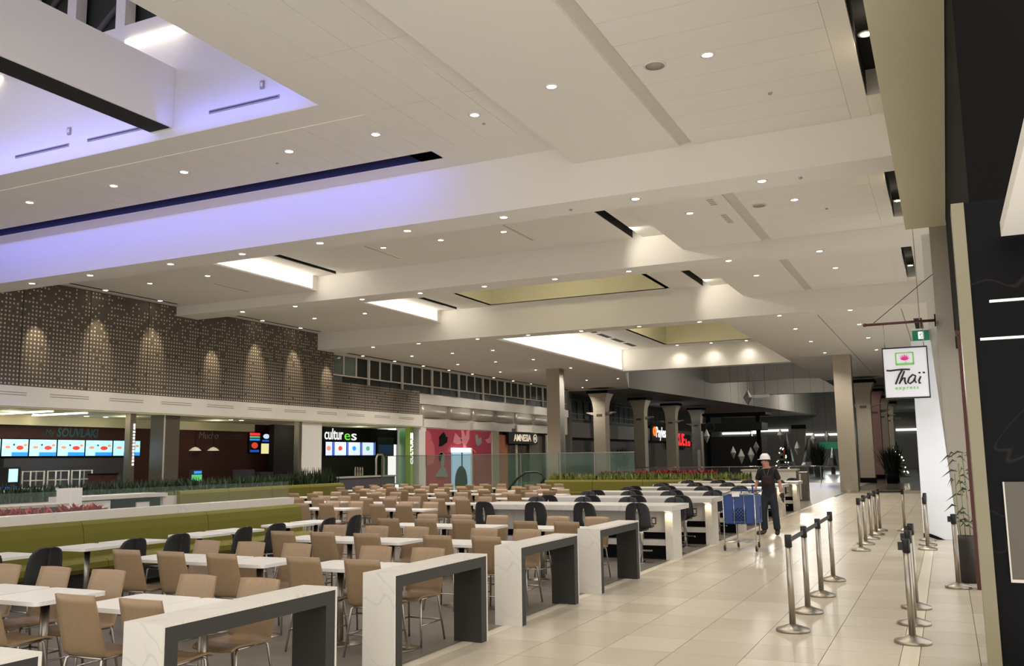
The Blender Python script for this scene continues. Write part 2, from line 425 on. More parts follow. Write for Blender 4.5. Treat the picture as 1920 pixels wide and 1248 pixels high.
w = MB().box(-13.65, -13.49, 36, 48.3, ZR, 9.8).box(-8.51, -8.35, 36, 48.3, ZR, 9.8).box(-13.65, -8.35, 48.28, 48.45, ZR, 9.8).box(-13.65, -8.35, 35.85, 36.01, ZR, 9.8).box(-13.65, -8.35, 35.85, 48.45, 9.8, 9.9)
w.build('well_lining', 'cream', o)
for k in range(7): bx(-15.45, -15.15, 34+2.1*k, 35.6+2.1*k, ZR-.006, ZR).build('light_slot', 'slot_black', o)
struct(bx(-16.5, -7.1, 49.5, 50.3, ZB, 9.9).build('trim_6', 'ceil'), 'far white ceiling beam closing the raised recess', 'beam')

# skylight well
wb = MB().box(-22, -9.22, 11.874, 12.08, 7.812, 10.31).box(-9.22, -9.02, 1.3, 12.08, 8.0, 12.4).box(-22.2, -22, 1.3, 12.08, 8.0, 12.4).box(-22, -9.22, 1.3, 1.5, 8.0, 12.4).box(-22.2, -9.02, 1.3, 12.6, 12.4, 12.6)
well = struct(wb.build('wall_skylight', 'white'), 'white skylight well glowing blue', 'wall')
for x0, x1 in ((-11.67, -10.06), (-14.82, -13.3), (-16.94, -15.35)):
    bx(x0, x1, 11.86, 11.88, 8.08, 8.15).build('wall_vent', 'ceil_groove', well)
    bx(x0+.02, x1-.02, 11.85, 11.87, 8.105, 8.125).build('vent_slit', 'shopgrey', well)
for x in (-10.44, -15.35):
    bx(x-.04, x+.04, 11.84, 11.88, 8.32, 8.47).build('wall_sensor', 'ceil_groove', well); bx(x-.02, x+.02, 11.835, 11.85, 8.36, 8.43).build('sensor_face', 'white', well)
win = struct(bx(-22, -9.22, 12.25, 12.3, 10.31, 12.4).build('window_1', 'windowdark'), 'dark night glass at the top of the skylight well', 'window')
for k in range(9):
    x = -21.4+1.42*k; bx(x, x+.26, 11.95, 12.2, 10.31, 12.4).build('mullion', 'white', win)
for k in range(5):
    MB().tube([(-20.6+2.6*k, 12.22, 10.4), (-19+2.6*k, 12.22, 11.6), (-18.2+2.6*k, 12.22, 12.3)], .06, 6).build('truss', 'shopgrey', win)
o = struct(bx(-13.1, -12.55, 1.5, 11.87, 7.97, 9.14).build('trim_7', 'white'), 'deep white dropped beam crossing the skylight well', 'beam')
bx(-13.06, -12.57, 1.5, 11.8, 7.955, 7.97).build('black_underside', 'slot_black', o)
def led(x0, x1, y, z, lab):
    t = tag(bx(x0, x1, y-.05, y, z-.04, z+.04).build('led_strip', 'ledline'), lab, 'light', 'led strips of the skylight well')
    lamp('AREA', 'led_strip_lamp', ((x0+x1)/2-0, y-.12, z), 4, (1, .93, .8), aim=((x0+x1)/2, y-.6, z-1), size=x1-x0, size_y=.06)
led(-13.87, -12.3, 11.88, 9.94, 'short bright LED strip right of the dropped skylight beam')
led(-19.5, -17.55, 11.88, 9.94, 'bright LED strip left of the dropped skylight beam')

# cove lamps in the raised recesses (they wash the recess sides white)
WARM = (1, .93, .8)
for y0, y1 in ((17.2, 23.8), (25.6, 32.0)):
    tag(bx(-18.62, -18.585, y0+.1, y1-.02, 7.50, 7.925).build('cove_light', 'coveglow'), 'bright white light panel in the left side of the raised recess, %s one' % ('nearer' if y0 < 20 else 'farther'), 'light', 'recess light panels')
    lamp('SPOT', 'cove_spot', (-17.7, y1-1.0, 7.86), 22, WARM, aim=(-17.6, y1, 7.2), size=.05, cone=120)
    lamp('SPOT', 'cove_spot', (-7.45, y1-1.0, 7.86), 45, WARM, aim=(-6.6, y1, 7.4), size=.05, cone=120)
tag(bx(-16.51, -16.48, 33.3, 49.4, 6.80, 7.90).build('cove_light', 'coveglow'), 'largest bright white light panel, in the far bay recess', 'light', 'recess light panels')
lamp('POINT', 'well_lamp', (-12.5, 29, 9.2), 70, (1, .93, .68), size=.3)
lamp('POINT', 'well_lamp', (-11, 42, 9.3), 130, (1, .93, .68), size=.3)

# far mall shell (unlit part of the building)
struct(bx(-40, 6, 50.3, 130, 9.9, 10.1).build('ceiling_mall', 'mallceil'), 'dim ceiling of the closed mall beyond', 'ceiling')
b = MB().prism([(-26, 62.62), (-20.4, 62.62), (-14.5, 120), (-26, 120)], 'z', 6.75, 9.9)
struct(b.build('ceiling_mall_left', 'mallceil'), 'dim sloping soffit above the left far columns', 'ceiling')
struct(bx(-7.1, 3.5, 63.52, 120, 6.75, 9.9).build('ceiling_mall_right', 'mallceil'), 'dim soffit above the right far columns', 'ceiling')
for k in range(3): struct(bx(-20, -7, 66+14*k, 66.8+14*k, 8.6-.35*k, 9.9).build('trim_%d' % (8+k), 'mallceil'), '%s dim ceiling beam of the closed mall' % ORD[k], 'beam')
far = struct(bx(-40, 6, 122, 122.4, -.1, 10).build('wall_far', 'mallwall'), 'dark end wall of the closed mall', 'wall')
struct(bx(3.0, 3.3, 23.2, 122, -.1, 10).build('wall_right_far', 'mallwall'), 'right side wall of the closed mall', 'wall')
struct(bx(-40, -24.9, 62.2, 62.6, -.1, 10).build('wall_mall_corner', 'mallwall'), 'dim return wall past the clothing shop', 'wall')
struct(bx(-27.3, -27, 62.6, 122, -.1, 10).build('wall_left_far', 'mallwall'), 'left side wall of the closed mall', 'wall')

w3 = struct(bx(-27, -26.96, 63, 100, 4.9, 6.5).build('window_3', 'windowdark'), 'dim clerestory windows behind the far left columns', 'window')
for k in range(25): bx(-26.96, -26.88, 63+1.5*k, 63.09+1.5*k, 4.9, 6.5).build('mullion', 'mallceil', w3)
for z in (4.9, 5.35, 6.45): bx(-26.96, -26.9, 63, 100, z-.04, z+.04).build('transom', 'mallceil', w3)
struct(bx(-27, -26.4, 63, 110, 3.4, 4.6).build('trim_17', 'mallceil'), 'dim pale fascia over the far left shops', 'fascia')
# ================================================================== LEFT WALL
XW = -24.9
wl = struct(bx(XW-.3, XW-.06, 8, 33.5, 4.15, 7.9).build('wall_left', 'perfgrey'), 'grey wall with perforated panels above the food counters', 'wall')
pan = [8.4+2.4*k for k in range(11)]
for a in pan:
    b = min(a+2.4, 33.5)
    if b-a > .3: bx(XW-.06, XW, a+.012, b-.012, 4.16, 7.43).build('perforated_panel', 'perf_panel', wl)
lo = struct(bx(XW-.3, XW-.06, 33.5, 41.05, 4.15, 5.4).build('wall_left_low', 'perfgrey'), 'low grey perforated band above the salad counter', 'wall')
for a in (33.5, 36.0, 38.5): bx(XW-.06, XW, a+.012, a+2.5-.012, 4.16, 5.38).build('perforated_panel', 'perf_panel', lo)
fa = struct(bx(XW-.3, XW+.12, 8, 41.1, 3.55, 4.15).build('trim_11', 'ceil'), 'white fascia with slim air vents above the food counters', 'fascia')
for k in range(13):
    y = 12.4+2.2*k
    for d in (0, .07): bx(XW+.12, XW+.126, y, y+1.4, 3.94-d, 3.965-d).build('fascia_vent', 'ceil_groove', fa)
sc = struct(bx(-29.6, XW+.1, 8, 41.1, 3.5, 3.6).build('ceiling_counters', 'storeceil'), 'warm soffit above the food counters', 'ceiling')
struct(bx(-29.0, -28.8, 8, 41.1, 0, 3.5).build('wall_counters_back', 'shopdark'), 'dark back wall of the food counters', 'wall')
struct(bx(-28.4, -28.1, 8, 32, 3.16, 3.5).build('trim_12', 'storeceil'), 'cream soffit band above the menu boards', 'trim')
# clerestory
XC = XW-.25
cl = struct(bx(XC-.1, XC-.05, 33.5, 62, 5.3, 6.74).build('window_2', 'windowdark'), 'long row of dark clerestory windows above the shops', 'window')
for k in range(28):
    y = 33.6+1.01*k
    if k % 3 == 0: bx(XC-.05, XC+.06, y-.05, y+.05, 5.3, 6.72).build('mullion', 'ceil', cl)
    else: bx(XC-.05, XC+.02, y-.025, y+.025, 5.75, 6.72).build('mullion', 'ceil', cl)
    bx(XC-.05, XC-.04, y+.03, y+.95, 5.78, 6.68).build('pane', 'windowpale' if k < 2 else 'windowdark', cl)
    bx(XC-.05, XC-.04, y+.03, y+.95, 5.36, 5.70).build('pane', 'windowpale' if k < 1 else 'windowdark', cl)
for z in (5.3, 5.74, 6.70): bx(XC-.05, XC+.05, 33.5, 62, z-.03, z+.03).build('transom', 'ceil', cl)
tr = struct(bx(XW-.4, XW-.02, 33.5, 62, 4.75, 5.27).build('trim_13', 'steelpanel'), 'pale metal band below the clerestory windows', 'trim')
sp = struct(bx(XW-.45, XW-.12, 41.1, 62, 3.5, 4.75).build('wall_left_shops', 'steelpanel'), 'pale metal clad wall above the shopfronts', 'wall')
for k in range(7):
    y = 41.3+2.9*k
    rows = [[(XW-.12+.16*math.sin(math.pi*j/8), y+2.8*j/8, z) for j in range(9)] for z in (4.05, 4.72)]
    MB().sheet(rows, .03).build('curved_panel', 'steelpanel', sp)
    if k % 2 == 0: bx(XW-.12, XW+.03, y+.1, y+2.5, 3.52, 3.95).build('curved_panel', 'ceil', sp)
# ================================================================== RIGHT SIDE
o = struct(bx(.292, 3.2, 8.8, 9.1, 0, 4.0).build('wall_right', 'blackmarble'), 'black veined marble shopfront wall at right edge', 'wall')
struct(bx(.34, .7, 8.8, 21.4, 4.0, 7.95).build('wall_right_upper', 'black'), 'black upper shopfront wall above the marble', 'wall')
struct(bx(.7, 3.2, 8.8, 9.1, 4.0, 7.95).build('wall_right_upper_front', 'black'), 'black upper wall facing the camera', 'wall')
struct(bx(.19, .292, 8.72, 9.1, 0, 3.985).build('trim_14', 'brass_stone'), 'tall olive stone edge trim of the black marble wall', 'trim')
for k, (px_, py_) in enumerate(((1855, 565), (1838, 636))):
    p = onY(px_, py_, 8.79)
    tag(bx(p[0], 2.4, 8.765, 8.8, p[2]-.009, p[2]+.009).build('reflection_line', 'thinline'), '%s thin white light reflection on the black marble wall' % ('upper', 'lower')[k], 'light', 'light reflections on the marble wall')  # reflections in the polished stone, put in as glowing strips
t = thing('wall_panel', 'grey framed panel low on the black marble wall', 'panel', (.42, 8.78, .75))
bx(0, 1.2, -.02, .02, 0, .8).build('panel_face', 'darkcol', t); bx(-.012, 1.2, -.03, .02, -.025, 0).build('panel_frame', 'steelpanel', t)
bx(-.012, 0, -.03, .02, 0, .8).build('panel_frame', 'steelpanel', t)
struct(bx(.545, 3.2, 2, 8.5, 3.6, 3.72).build('ceiling_shop_soffit', 'ceil'), 'white shop soffit at the upper right corner', 'ceiling')
struct(bx(0.0, .47, 21.45, 22.1, 0, 6.72).build('trim_15', 'brushed'), 'brushed metal pier carrying the hanging sign', 'pier')
struct(bx(-.17, .5, 22.12, 22.8, 0, 6.72).build('trim_16', 'white'), 'white pier behind the white hoarding', 'pier')
struct(bx(.475, 3.2, 21.45, 21.65, 0, 6.7).build('wall_right_shop', 'shopgrey'), 'dim wall inside the right shopfront', 'wall')
t = thing('hoarding_panel', 'tall white hoarding panel leaning beside the queue posts', 'hoarding', (0, 21.3, 0))
MB().prism([(-.56, .02), (.10, 0), (-.14, 4.2), (-.53, 4.2)], 'y', -.04, 0).build('panel', 'hoarding', t)
MB().prism([(-.56, .02), (-.15, 0), (-.3, .07), (-.42, .12), (-.56, .13)], 'y', -.06, -.04).build('bottom_flap', 'black', t)
lamp('SPOT', 'hoarding_spot', (-.6, 18.2, 6.5), 480, (.92, .96, 1), aim=(.0, 20.0, .3), size=.06, cone=48, blend=.7)
t = thing('wooden_post', 'dark red wooden post beside the potted bamboo', 'post', (.29, 13.8, 0))
bx(-.045, .045, -.06, .06, .03, 3.45).build('post', 'redwood', t); bx(-.07, .05, -.08, .08, 3.4, 3.46).build('cap', 'redwood', t); bx(-.05, .05, -.07, .07, 0, .35).build('foot', 'redwood', t)
# potted bamboo
t = thing('potted_bamboo', 'sparse potted bamboo in a tall dark pot', 'plant', (.16, 14.45, 0))
MB().lathe([(.001, 0), (.12, 0), (.16, .56), (.17, .58), (.17, .64), (.145, .64), (.14, .58), (.001, .57)], n=18).build('pot', 'terracotta', t)
for k in range(3):
    x, y = -.06+.06*k, .03*(k-1)
    MB().tube([(x, y, .57), (x*1.1-.01, y, 1.1), (x*1.3-.02*k, y, 1.5+.15*k)], .006, 6).build('cane', 'leaf_light', t)
for k in range(40):
    a = random.uniform(0, 6.3); z = random.uniform(.75, 1.8); x, y = random.uniform(-.12, .08), random.uniform(-.04, .04); L = random.uniform(.14, .26)
    dx, dy = math.cos(a)*L, math.sin(a)*L*.5
    MB().add([(x, y, z), (x+dx*.4, y+dy*.4+.02, z+.035), (x+dx, y+dy, z-.09), (x+dx*.4, y+dy*.4-.02, z+.005)], [(0, 1, 2, 3)]).build('leaf', 'leaf', t)
# hanging sign
t = thing('hanging_sign', 'square white hanging shop sign reading Thai express with a pink lotus', 'sign', (-.66, 21.0, 3.503))
t.scale = (1.373, 1.373, 1.373)
bx(-.31, .31, -.04, .04, -.38, .38).build('sign_box', 'sign_white', t)
fr = MB().box(-.325, .325, -.05, .05, .38, .40).box(-.325, .325, -.05, .05, -.40, -.38).box(-.325, -.31, -.05, .05, -.38, .38).box(.31, .325, -.05, .05, -.38, .38)
fr.build('frame', 'sign_black', t)
lo = MB().box(-.13, .12, -.046, -.04, .30, .318).box(-.13, .12, -.046, -.04, .115, .15).box(-.14, -.12, -.046, -.04, .12, .313).box(.108, .13, -.046, -.04, .12, .313)
lo = lo.build('logo_frame', 'sign_green', t)
pt = MB()
for a, L in ((-62, .075), (-42, .085), (-22, .09), (0, .095), (22, .09), (42, .085), (62, .075)):
    s_, c_ = math.sin(R(a)), math.cos(R(a)); b0 = (-.005, .19)
    pt.prism([(b0[0], b0[1]), (b0[0]+s_*L*.5-c_*.013, b0[1]+c_*L*.5+s_*.013), (b0[0]+s_*L*1.15, b0[1]+c_*L*1.1), (b0[0]+s_*L*.5+c_*.013, b0[1]+c_*L*.5-s_*.013)], 'y', -.048, -.04)
pt.build('lotus', 'sign_pink', t)
MB().tube([(-.002, -.045, .2), (.01, -.045, .16), (.02, -.045, .14)], .004, 5).build('stem', 'sign_green', t)
def stroke(pts, r, m, nm): MB().tube([(x, -.046, z) for x, z in pts], r*1.2, 6).build(nm, m, t)
K = .5/940.0    # strokes traced on a 940-wide square, centred
def sk(L): return [((x-1020)*.62/920, -(y-575)*.76/930) for x, y in L]
for nm, pts, r in [('letter_t', [(610, 520), (690, 528), (800, 520), (930, 512), (1110, 520)], .011), ('letter_t_stem', [(950, 515), (880, 610), (820, 720), (785, 790)], .012),
                   ('letter_h', [(990, 545), (930, 660), (865, 785)], .011), ('letter_h_arch', [(880, 755), (950, 680), (990, 670), (985, 740), (1000, 790), (1025, 780)], .011),
                   ('letter_a', [(1225, 650), (1160, 620), (1080, 680), (1045, 760), (1090, 790), (1160, 750), (1225, 650), (1195, 740), (1225, 780)], .011),
                   ('letter_i', [(1325, 660), (1280, 740), (1290, 790), (1320, 780)], .011)]:
    stroke(sk(pts), r, 'sign_black', nm)
for x in (1305, 1395):
    q = sk([(x, 590)])[0]; MB().ball((q[0], -.044, q[1]), (.018, .006, .014), 10, 6).build('letter_dot', 'sign_black', t)
letters('letters', 'express', .075, 'sign_green', t, (.0, -.045, -.235), FACE_Y, space=1.45, bold=.002, extrude=.003)
for x in (-.28, .28): MB().tube([(x, 0, .40), (x, 0, .79)], .006, 6).build('hanger', 'metal', t)
t = thing('sign_pole', 'reddish brown wall pole holding the hanging sign', 'pole', (-.005, 21.0, 4.587))
t.scale = (1.373, 1.373, 1.373)
MB().tube([(-1.02, 0, 0), (0, 0, 0)], .022, 10).build('rod', 'redwood', t); MB().ball((-1.03, 0, 0), .03).build('finial', 'redwood', t)
bx(-.02, .0, -.06, .06, -.09, .09).build('wall_plate', 'black', t); bx(-.02, .0, .06, .34, -.03, .03).build('wall_arm', 'black', t)
MB().tube([(-.9, 0, .02), (-.13, 0, .62), (0, 0, .72)], .006, 6).build('stay_rod', 'redwood', t)
t = thing('exit_sign', 'green running man exit sign above the hanging sign', 'sign', (-.335, 22.0, 4.41))
bx(-.17, .17, -.04, .04, -.12, .10).build('sign_face', 'exit_green', t); bx(-.19, .19, -.06, .06, .10, .14).build('housing', 'white', t)
pg = MB().box(-.05, .06, -.046, -.04, -.09, .07); pg.build('pictogram_field', 'letter_white', t)
MB().ball((.02, -.047, .045), (.012, .003, .012), 8, 6).build('pictogram', 'exit_green', t)
MB().tube([(.01, -.047, .03), (-.01, -.047, -.02), (.02, -.047, -.05), (.0, -.047, -.08)], .008, 5).build('pictogram', 'exit_green', t)
MB().tube([(.03, -.047, .0), (.0, -.047, .02), (-.03, -.047, .0)], .006, 5).build('pictogram', 'exit_green', t)
MB().tube([(0, 0, .14), (0, 0, 3.03)], .01, 6).build('hanger', 'metal', t)

# ================================================================== COLUMNS
def column(x, y, w, d, z, m, lab):
    t = thing('column', lab, 'column', (x, y, 0)); bx(-w/2, w/2, -d/2, d/2, 0, z).build('shaft', m, t); return t
t = column(-4.4, 47.7, .8, .8, 6.7, 'concrete', 'plain square beige column at the end of the walkway')
bx(.1, .16, -.41, -.4, .55, .68).build('outlet', 'ceil_groove', t); bx(.4, .43, -.4, .4, 0, 6.7).build('metal_edge', 'brushed', t)
t = column(-19.35, 46.3, .75, .75, 6.7, 'concrete', 'plain square beige column in front of the clothing shop')
bx(.375, .4, -.375, .2, 0, 6.7).build('metal_edge', 'brushed', t)
lamp('SPOT', 'column_spot', (-18.6, 46.0, 6.6), 60, WARM, aim=(-18.9, 46.0, 4), size=.05, cone=40)
def flared(x, y, m, lab, grp):
    t = thing('flared_column', lab, 'column', (x, y, 0), 0, grp)
    prof = [(.62, .3), (.62, 4.9), (.64, 5.3), (.70, 5.7), (.85, 6.05), (1.02, 6.3)]
    MB().lathe(prof, n=4, sq=True, smooth=False).build('shaft', m, t)
    MB().lathe([(1.12, 6.3), (1.12, 6.5)], n=4, sq=True, smooth=False).build('cap', 'black', t)
    MB().lathe([(.66, 0), (.66, .3)], n=4, sq=True, smooth=False).build('plinth', 'black', t)
    for s in (-1, 1):
        MB().prism([(s*.42, 4.75), (s*1.05, 4.95), (s*1.05, 4.99), (s*.42, 4.99)], 'y', -.22, .22).build('uplight_sconce', 'farcol', t)
    MB().lathe([(.632, 5.05), (.632, 5.07)], n=4, sq=True, smooth=False).build('joint', 'ceil_groove', t)
    bx(-.2, .2, -.46, -.44, 4.7, 4.85).build('plaque', 'darkcol', t)
    return t
for k in range(4): flared(-22.0, 61.0+9.2*k, 'farcol', 'flared column of the far left row, %s from the camera' % ORD[k], 'flared columns in the closed mall')
for k in range(4): flared(-4.6, 62.3+9.2*k, 'pinkcol' if k == 1 else 'farcol', 'flared %s column of the far right row, %s from the camera' % ('pinkish' if k == 1 else 'beige', ORD[k]), 'flared columns in the closed mall')

# ================================================================== FOOD COUNTERS AT LEFT
t = column(-25.22, 24.04, .64, .74, 3.5, 'darkcol', 'dark grey clad column between the two food counters'); bx(.32, .335, -.37, -.31, 0, 3.5).build('metal_corner', 'steelpanel', t)
t = column(-25.0, 31.9, .2, 1.6, 3.52, 'white', 'glossy white pier left of the salad counter'); bx(.1, .13, -.8, -.62, 0, 3.52).build('metal_edge', 'brushed', t); bx(-.12, .10, -.83, -.8, 0, 3.52).build('metal_edge', 'brushed', t)
t = column(-25.2, 41.3, .6, .72, 3.52, 'white', 'narrow white pier between salad counter and pink mural')
t = column(-25.2, 49.95, .6, .9, 3.5, 'concrete', 'beige pier between pink mural and clothing shop')
# souvlaki counter
XS = -28.4
def pq(x, X=XS): return onX(x, 830, X)[1]
t = thing('shop_sign', 'dim maroon shop sign reading My Souvlaki above blue menu screens', 'sign', (XS, 20, 2.85))
bx(-.05, 0, -1.5, 5.6, -.16, .3).build('sign_board', 'shopmaroon', t)
letters('letters', 'SOUVLAKI', .42, 'teal_dim', t, (.01, pq(145)-20, .08), FACE_X, shear=.15, bold=.012, fit=pq(179)-pq(101))
letters('letters_small', 'My', .3, 'teal_dim', t, (.01, pq(91)-20, .08), FACE_X, shear=.2)
bounds = [-40, 0.5, 52.5, 105.5, 158, 210, 262]
for k in range(6):
    y0, y1 = pq(bounds[k])+.02, pq(bounds[k+1])-.02; w = y1-y0; h = .56
    t = thing('menu_screen', 'bright blue white menu screen, %s from the left in the souvlaki counter' % ORD[k], 'screen', (XS+.05, (y0+y1)/2, 2.40), 0, 'menu screens of the souvlaki counter')
    bx(-.05, 0, -w/2, w/2, -h/2-.02, h/2+.02).build('screen_case', 'black', t)
    bx(0, .008, -w/2+.01, w/2-.01, -h/2, h/2).build('screen_face', 'screen_cyan', t)
    b = MB().box(.008, .010, -w/2+.38*w*(k % 2 or .95), w/2-.01, -h/2, -h/2+.13); b.build('price_band', 'screen_blue', t)
    for (cy, cz, ry, rz) in ((-.28*w, .02, .1*w, .05), (.18*w, .0, .14*w, .075), (.38*w, .09, .07*w, .045)):
        MB().ball((.009, cy, cz), (.004, ry, rz), 12, 8).build('dish_picture', 'screen_red' if cy > .1 and cy < .3*w else 'screen_food', t)
    MB().ball((.009, -.05*w, .1), (.004, .04*w, .035), 10, 6).build('badge', 'teal_dim', t)
struct(bx(-28.8, -28.42, 20.2, 25.4, 0, 2.05).build('wall_souvlaki_kitchen', 'shopgrey'), 'grey tiled kitchen wall below menu screens', 'wall')
t = thing('light_post', 'steel post with vertical white glowing letters beside the grey column', 'post', (-25.05, 22.35, 0))
bx(-.12, .12, -.12, .12, 0, 3.5).build('post', 'brushed', t)
for k in range(13):
    s_ = random.uniform(.03, .06); bx(.12, .14, -.02-s_/2+.06, .06+s_/2, 1.75+.11*k, 1.75+.11*k+random.uniform(.06, .1)).build('letter', 'letter_white', t)
for k in range(3):
    y = 19.2+.95*k
    t = thing('sandwich_rack', 'white wire rack, %s from the left in the souvlaki kitchen' % ORD[k], 'rack', (-27.6, y+1.5, 0))
    b = MB()
    for dx in (-.2, .2):
        for dy in (-.25, .25): b.tube([(dx, dy, 0), (dx, dy, 1.62)], .025, 6)
    b.build('upright', 'white', t)
    for z in (.5, .9, 1.3, 1.6): bx(-.2, .2, -.25, .25, z-.015, z+.015).build('shelf', 'white', t)
t = thing('service_counter', 'stainless service counter in front of the souvlaki kitchen', 'counter', (-26.9, 22.0, 0))
bx(-.35, .35, -2.2, 1.8, 0, 1.0).build('body', 'shopgrey', t); bx(-.4, .4, -2.3, 1.9, 1.0, 1.05).build('worktop', 'steelpanel', t)
for k in range(3): bx(.0, .3, -1.6+1.1*k, -.8+1.1*k, 1.05, 1.4).build('sneeze_guard', 'glass', t)
t = thing('drink_cooler', 'blue lit drink cooler at the far left counter', 'cooler', (-26.6, 18.7, 0))
bx(-.4, .4, -.5, .5, 0, 1.75).build('cabinet', 'shopdark', t); bx(.4, .42, -.4, .4, .5, 1.15).build('door', 'screen_deep', t); bx(.4, .42, .1, .4, 1.3, 1.7).build('light_panel', 'screen_cyan', t)
t = thing('trash_bin', 'dark red bin beside the souvlaki counter post', 'bin', (-26.2, 22.3, 0)); bx(-.3, .3, -.35, .35, 0, 1.45).build('body', 'shopmaroon', t); bx(-.32, .32, -.37, .37, 1.45, 1.5).build('lid', 'black', t)
t = thing('front_counter', 'cream front counter at the far left behind the plants', 'counter', (-25.5, 16.6, 0))
bx(-.4, .3, -3, 3.2, 0, 1.02).build('body', 'concrete', t); bx(-.45, .35, -3.05, 3.25, 1.02, 1.1).build('worktop', 'white', t)
# burrito counter
struct(bx(-28.8, -28.392, 25.6, 36.3, 0, 3.5).build('wall_burrito', 'brick'), 'dark red brick wall of the burrito counter', 'wall')
t = thing('shop_sign', 'dark shop sign reading Mucho Burrito in grey handwriting', 'sign', (XS, 28.6, 2.95))
bx(-.05, 0, -.7, 4.0, -.22, .26).build('sign_board', 'nearblack', t)
letters('letters', 'Mucho', .42, 'grey_text', t, (.01, pq(390)-28.6, .0), FACE_X, shear=.2)
letters('letters_dark', 'burrito', .42, 'dark_text', t, (.01, pq(430)-28.5, .0), FACE_X, shear=.2)
for i, (x0, x1) in enumerate(((465, 486), (488, 506), (509, 528), (531, 551))):
    for j in range(2 if i else 1):
        y0, y1 = pq(x0), pq(x1); h = .46 if i else .95; zc = (2.93 if j == 0 else 2.42) if i else 2.68
        lab = 'tall red menu poster, leftmost of the burrito counter' if i == 0 else '%s lit menu poster, %s column of the burrito counter' % (('upper', 'lower')[j], ORD[i])
        t = thing('menu_poster', lab, 'screen', (XS+.06, (y0+y1)/2, zc), 0, 'lit menu posters of the burrito counter'); w = y1-y0
        bx(-.05, 0, -w/2-.03, w/2+.03, -h/2-.03, h/2+.03).build('screen_case', 'black', t)
        base = [['shopdark'], ['shopdark', 'screen_yellow'], ['shopdark', 'shopdark'], ['screen_white', 'shopdark']][i][j]
        bx(0, .006, -w/2, w/2, -h/2, h/2).build('screen_face', base, t)
        if i == 0:
            bx(.006, .009, -w*.45, w*.45, .33, .44).build('heading', 'letter_red', t); bx(.006, .009, -w*.45, w*.45, .22, .3).build('stripe', 'screen_green', t); bx(.006, .009, -w*.45, w*.45, .1, .18).build('stripe', 'screen_blue', t)
            MB().ball((.008, 0, -.12), (.004, .22, .14), 12, 8).build('dish_picture', 'screen_red', t); bx(.006, .009, -w*.4, w*.4, -.42, -.32).build('stripe', 'screen_deep', t)
        elif base == 'shopdark':
            MB().ball((.008, 0, .05), (.004, .22, .11), 12, 8).build('dish_picture', ('screen_food', 'screen_white', 'screen_red')[(i+j) % 3], t); bx(.006, .009, -w*.42, w*.42, -.2, -.11).build('stripe', 'screen_deep', t)
for k, (x, y) in enumerate(((366, 842), (400, 842))):
    p = onX(x, y, -28.2); t = thing('pendant_lamp', 'small glowing pendant over the burrito counter, %s' % ('left', 'right')[k], 'lamp', p, 0, 'pendants over the burrito counter')
    MB().lathe([(.01, .1), (.12, .06), (.25, -.05), (.24, -.06)], n=14).build('shade', 'letter_cream', t); MB().tube([(0, 0, .1), (0, 0, 3.16-p[2])], .01, 5).build('cord', 'black', t)
t = thing('service_counter', 'dim service counter of the burrito shop behind plants', 'counter', (-27.0, 29.2, 0))
bx(-.4, .4, -3.0, 3.6, 0, 1.0).build('body', 'shopdark', t); bx(-.45, .45, -3.05, 3.65, 1.0, 1.05).build('worktop', 'shopgrey', t)
for k in range(3): bx(-.3, .2, .6+1.2*k, 1.4+1.2*k, 1.05, 1.5-.12*k).build('register', 'shopgrey', t)
t = thing('till_screen', 'small green lit till screen left on the burrito counter', 'screen', (-26.8, 27.2, 1.05))
bx(-.1, .0, -.25, .35, 0, .5).build('screen_case', 'shopgrey', t); bx(.0, .01, -.22, .32, .04, .3).build('screen_face', 'screen_green', t); bx(.0, .01, -.1, .3, .34, .44).build('screen_top', 'screen_blue', t)
# salad counter
XK = -27.6
def pk(x): return onX(x, 830, XK)[1]
t = thing('shop_sign', 'glowing white shop sign reading cultures with a green letter', 'sign', (XK, 38, 3.02))
bx(-.08, 0, pk(606)-38, pk(745)-38, -.35, .45).build('sign_board', 'black', t)
cc = pk(637)-38
me = letters('letters', 'cultur', .8, 'letter_white', t, (.02, pk(625.5)-38, .1), FACE_X, fit=pk(643)-pk(608.5))
letters('letter_e', 'e', .72, 'letter_green', t, (.02, pk(650.5)-38, .06), FACE_X, fit=pk(656)-pk(645.5))
letters('letter_s', 's', .72, 'letter_white', t, (.02, pk(663)-38, .06), FACE_X, fit=pk(668)-pk(658.5))
for k, (x0, x1) in enumerate(((609, 625), (626, 651), (652, 677), (678, 702))):
    y0, y1 = pk(x0)+.01, pk(x1)-.01; w = y1-y0
    t = thing('menu_screen', 'white menu screen, %s from the left in the salad counter' % ORD[k], 'screen', (XK+.05, (y0+y1)/2, 2.42), 0, 'menu screens of the salad counter')
    bx(-.05, 0, -w/2, w/2, -.36, .36).build('screen_case', 'black', t); bx(0, .008, -w/2, w/2, -.33, .33).build('screen_face', 'screen_white', t)
    bx(.008, .01, w/2-.16, w/2-.02, -.33, .33).build('side_band', 'screen_deep', t)
    MB().ball((.009, -.1, .02), (.004, .17, .12), 12, 8).build('dish_picture', ('screen_food', 'screen_red', 'screen_blue', 'screen_green')[k], t)
t = thing('menu_screen', 'dim switched off menu board right of the white menu screens', 'screen', (XK+.05, pk(722), 2.55))
bx(-.05, 0, -.8, .8, -.5, .5).build('screen_case', 'nearblack', t); bx(0, .008, -.7, .7, -.45, .1).build('screen_face', 'screen_dim', t)
struct(bx(-27.95, -27.66, 32.8, 42.2, 0, 3.5).build('wall_salad', 'shopdark'), 'dark back wall of the salad counter', 'wall')
struct(MB().prism([(-27.6, 43.2), (-25.4, 40.65), (-25.3, 40.75), (-27.5, 43.4)], 'z', 0, 3.45).build('wall_salad_side', 'greenwall'), 'green side wall of the salad counter', 'wall')
t = thing('light_post', 'white post with vertical glowing letters reading cultures beside green wall', 'post', (-25.2, 40.45, 0))
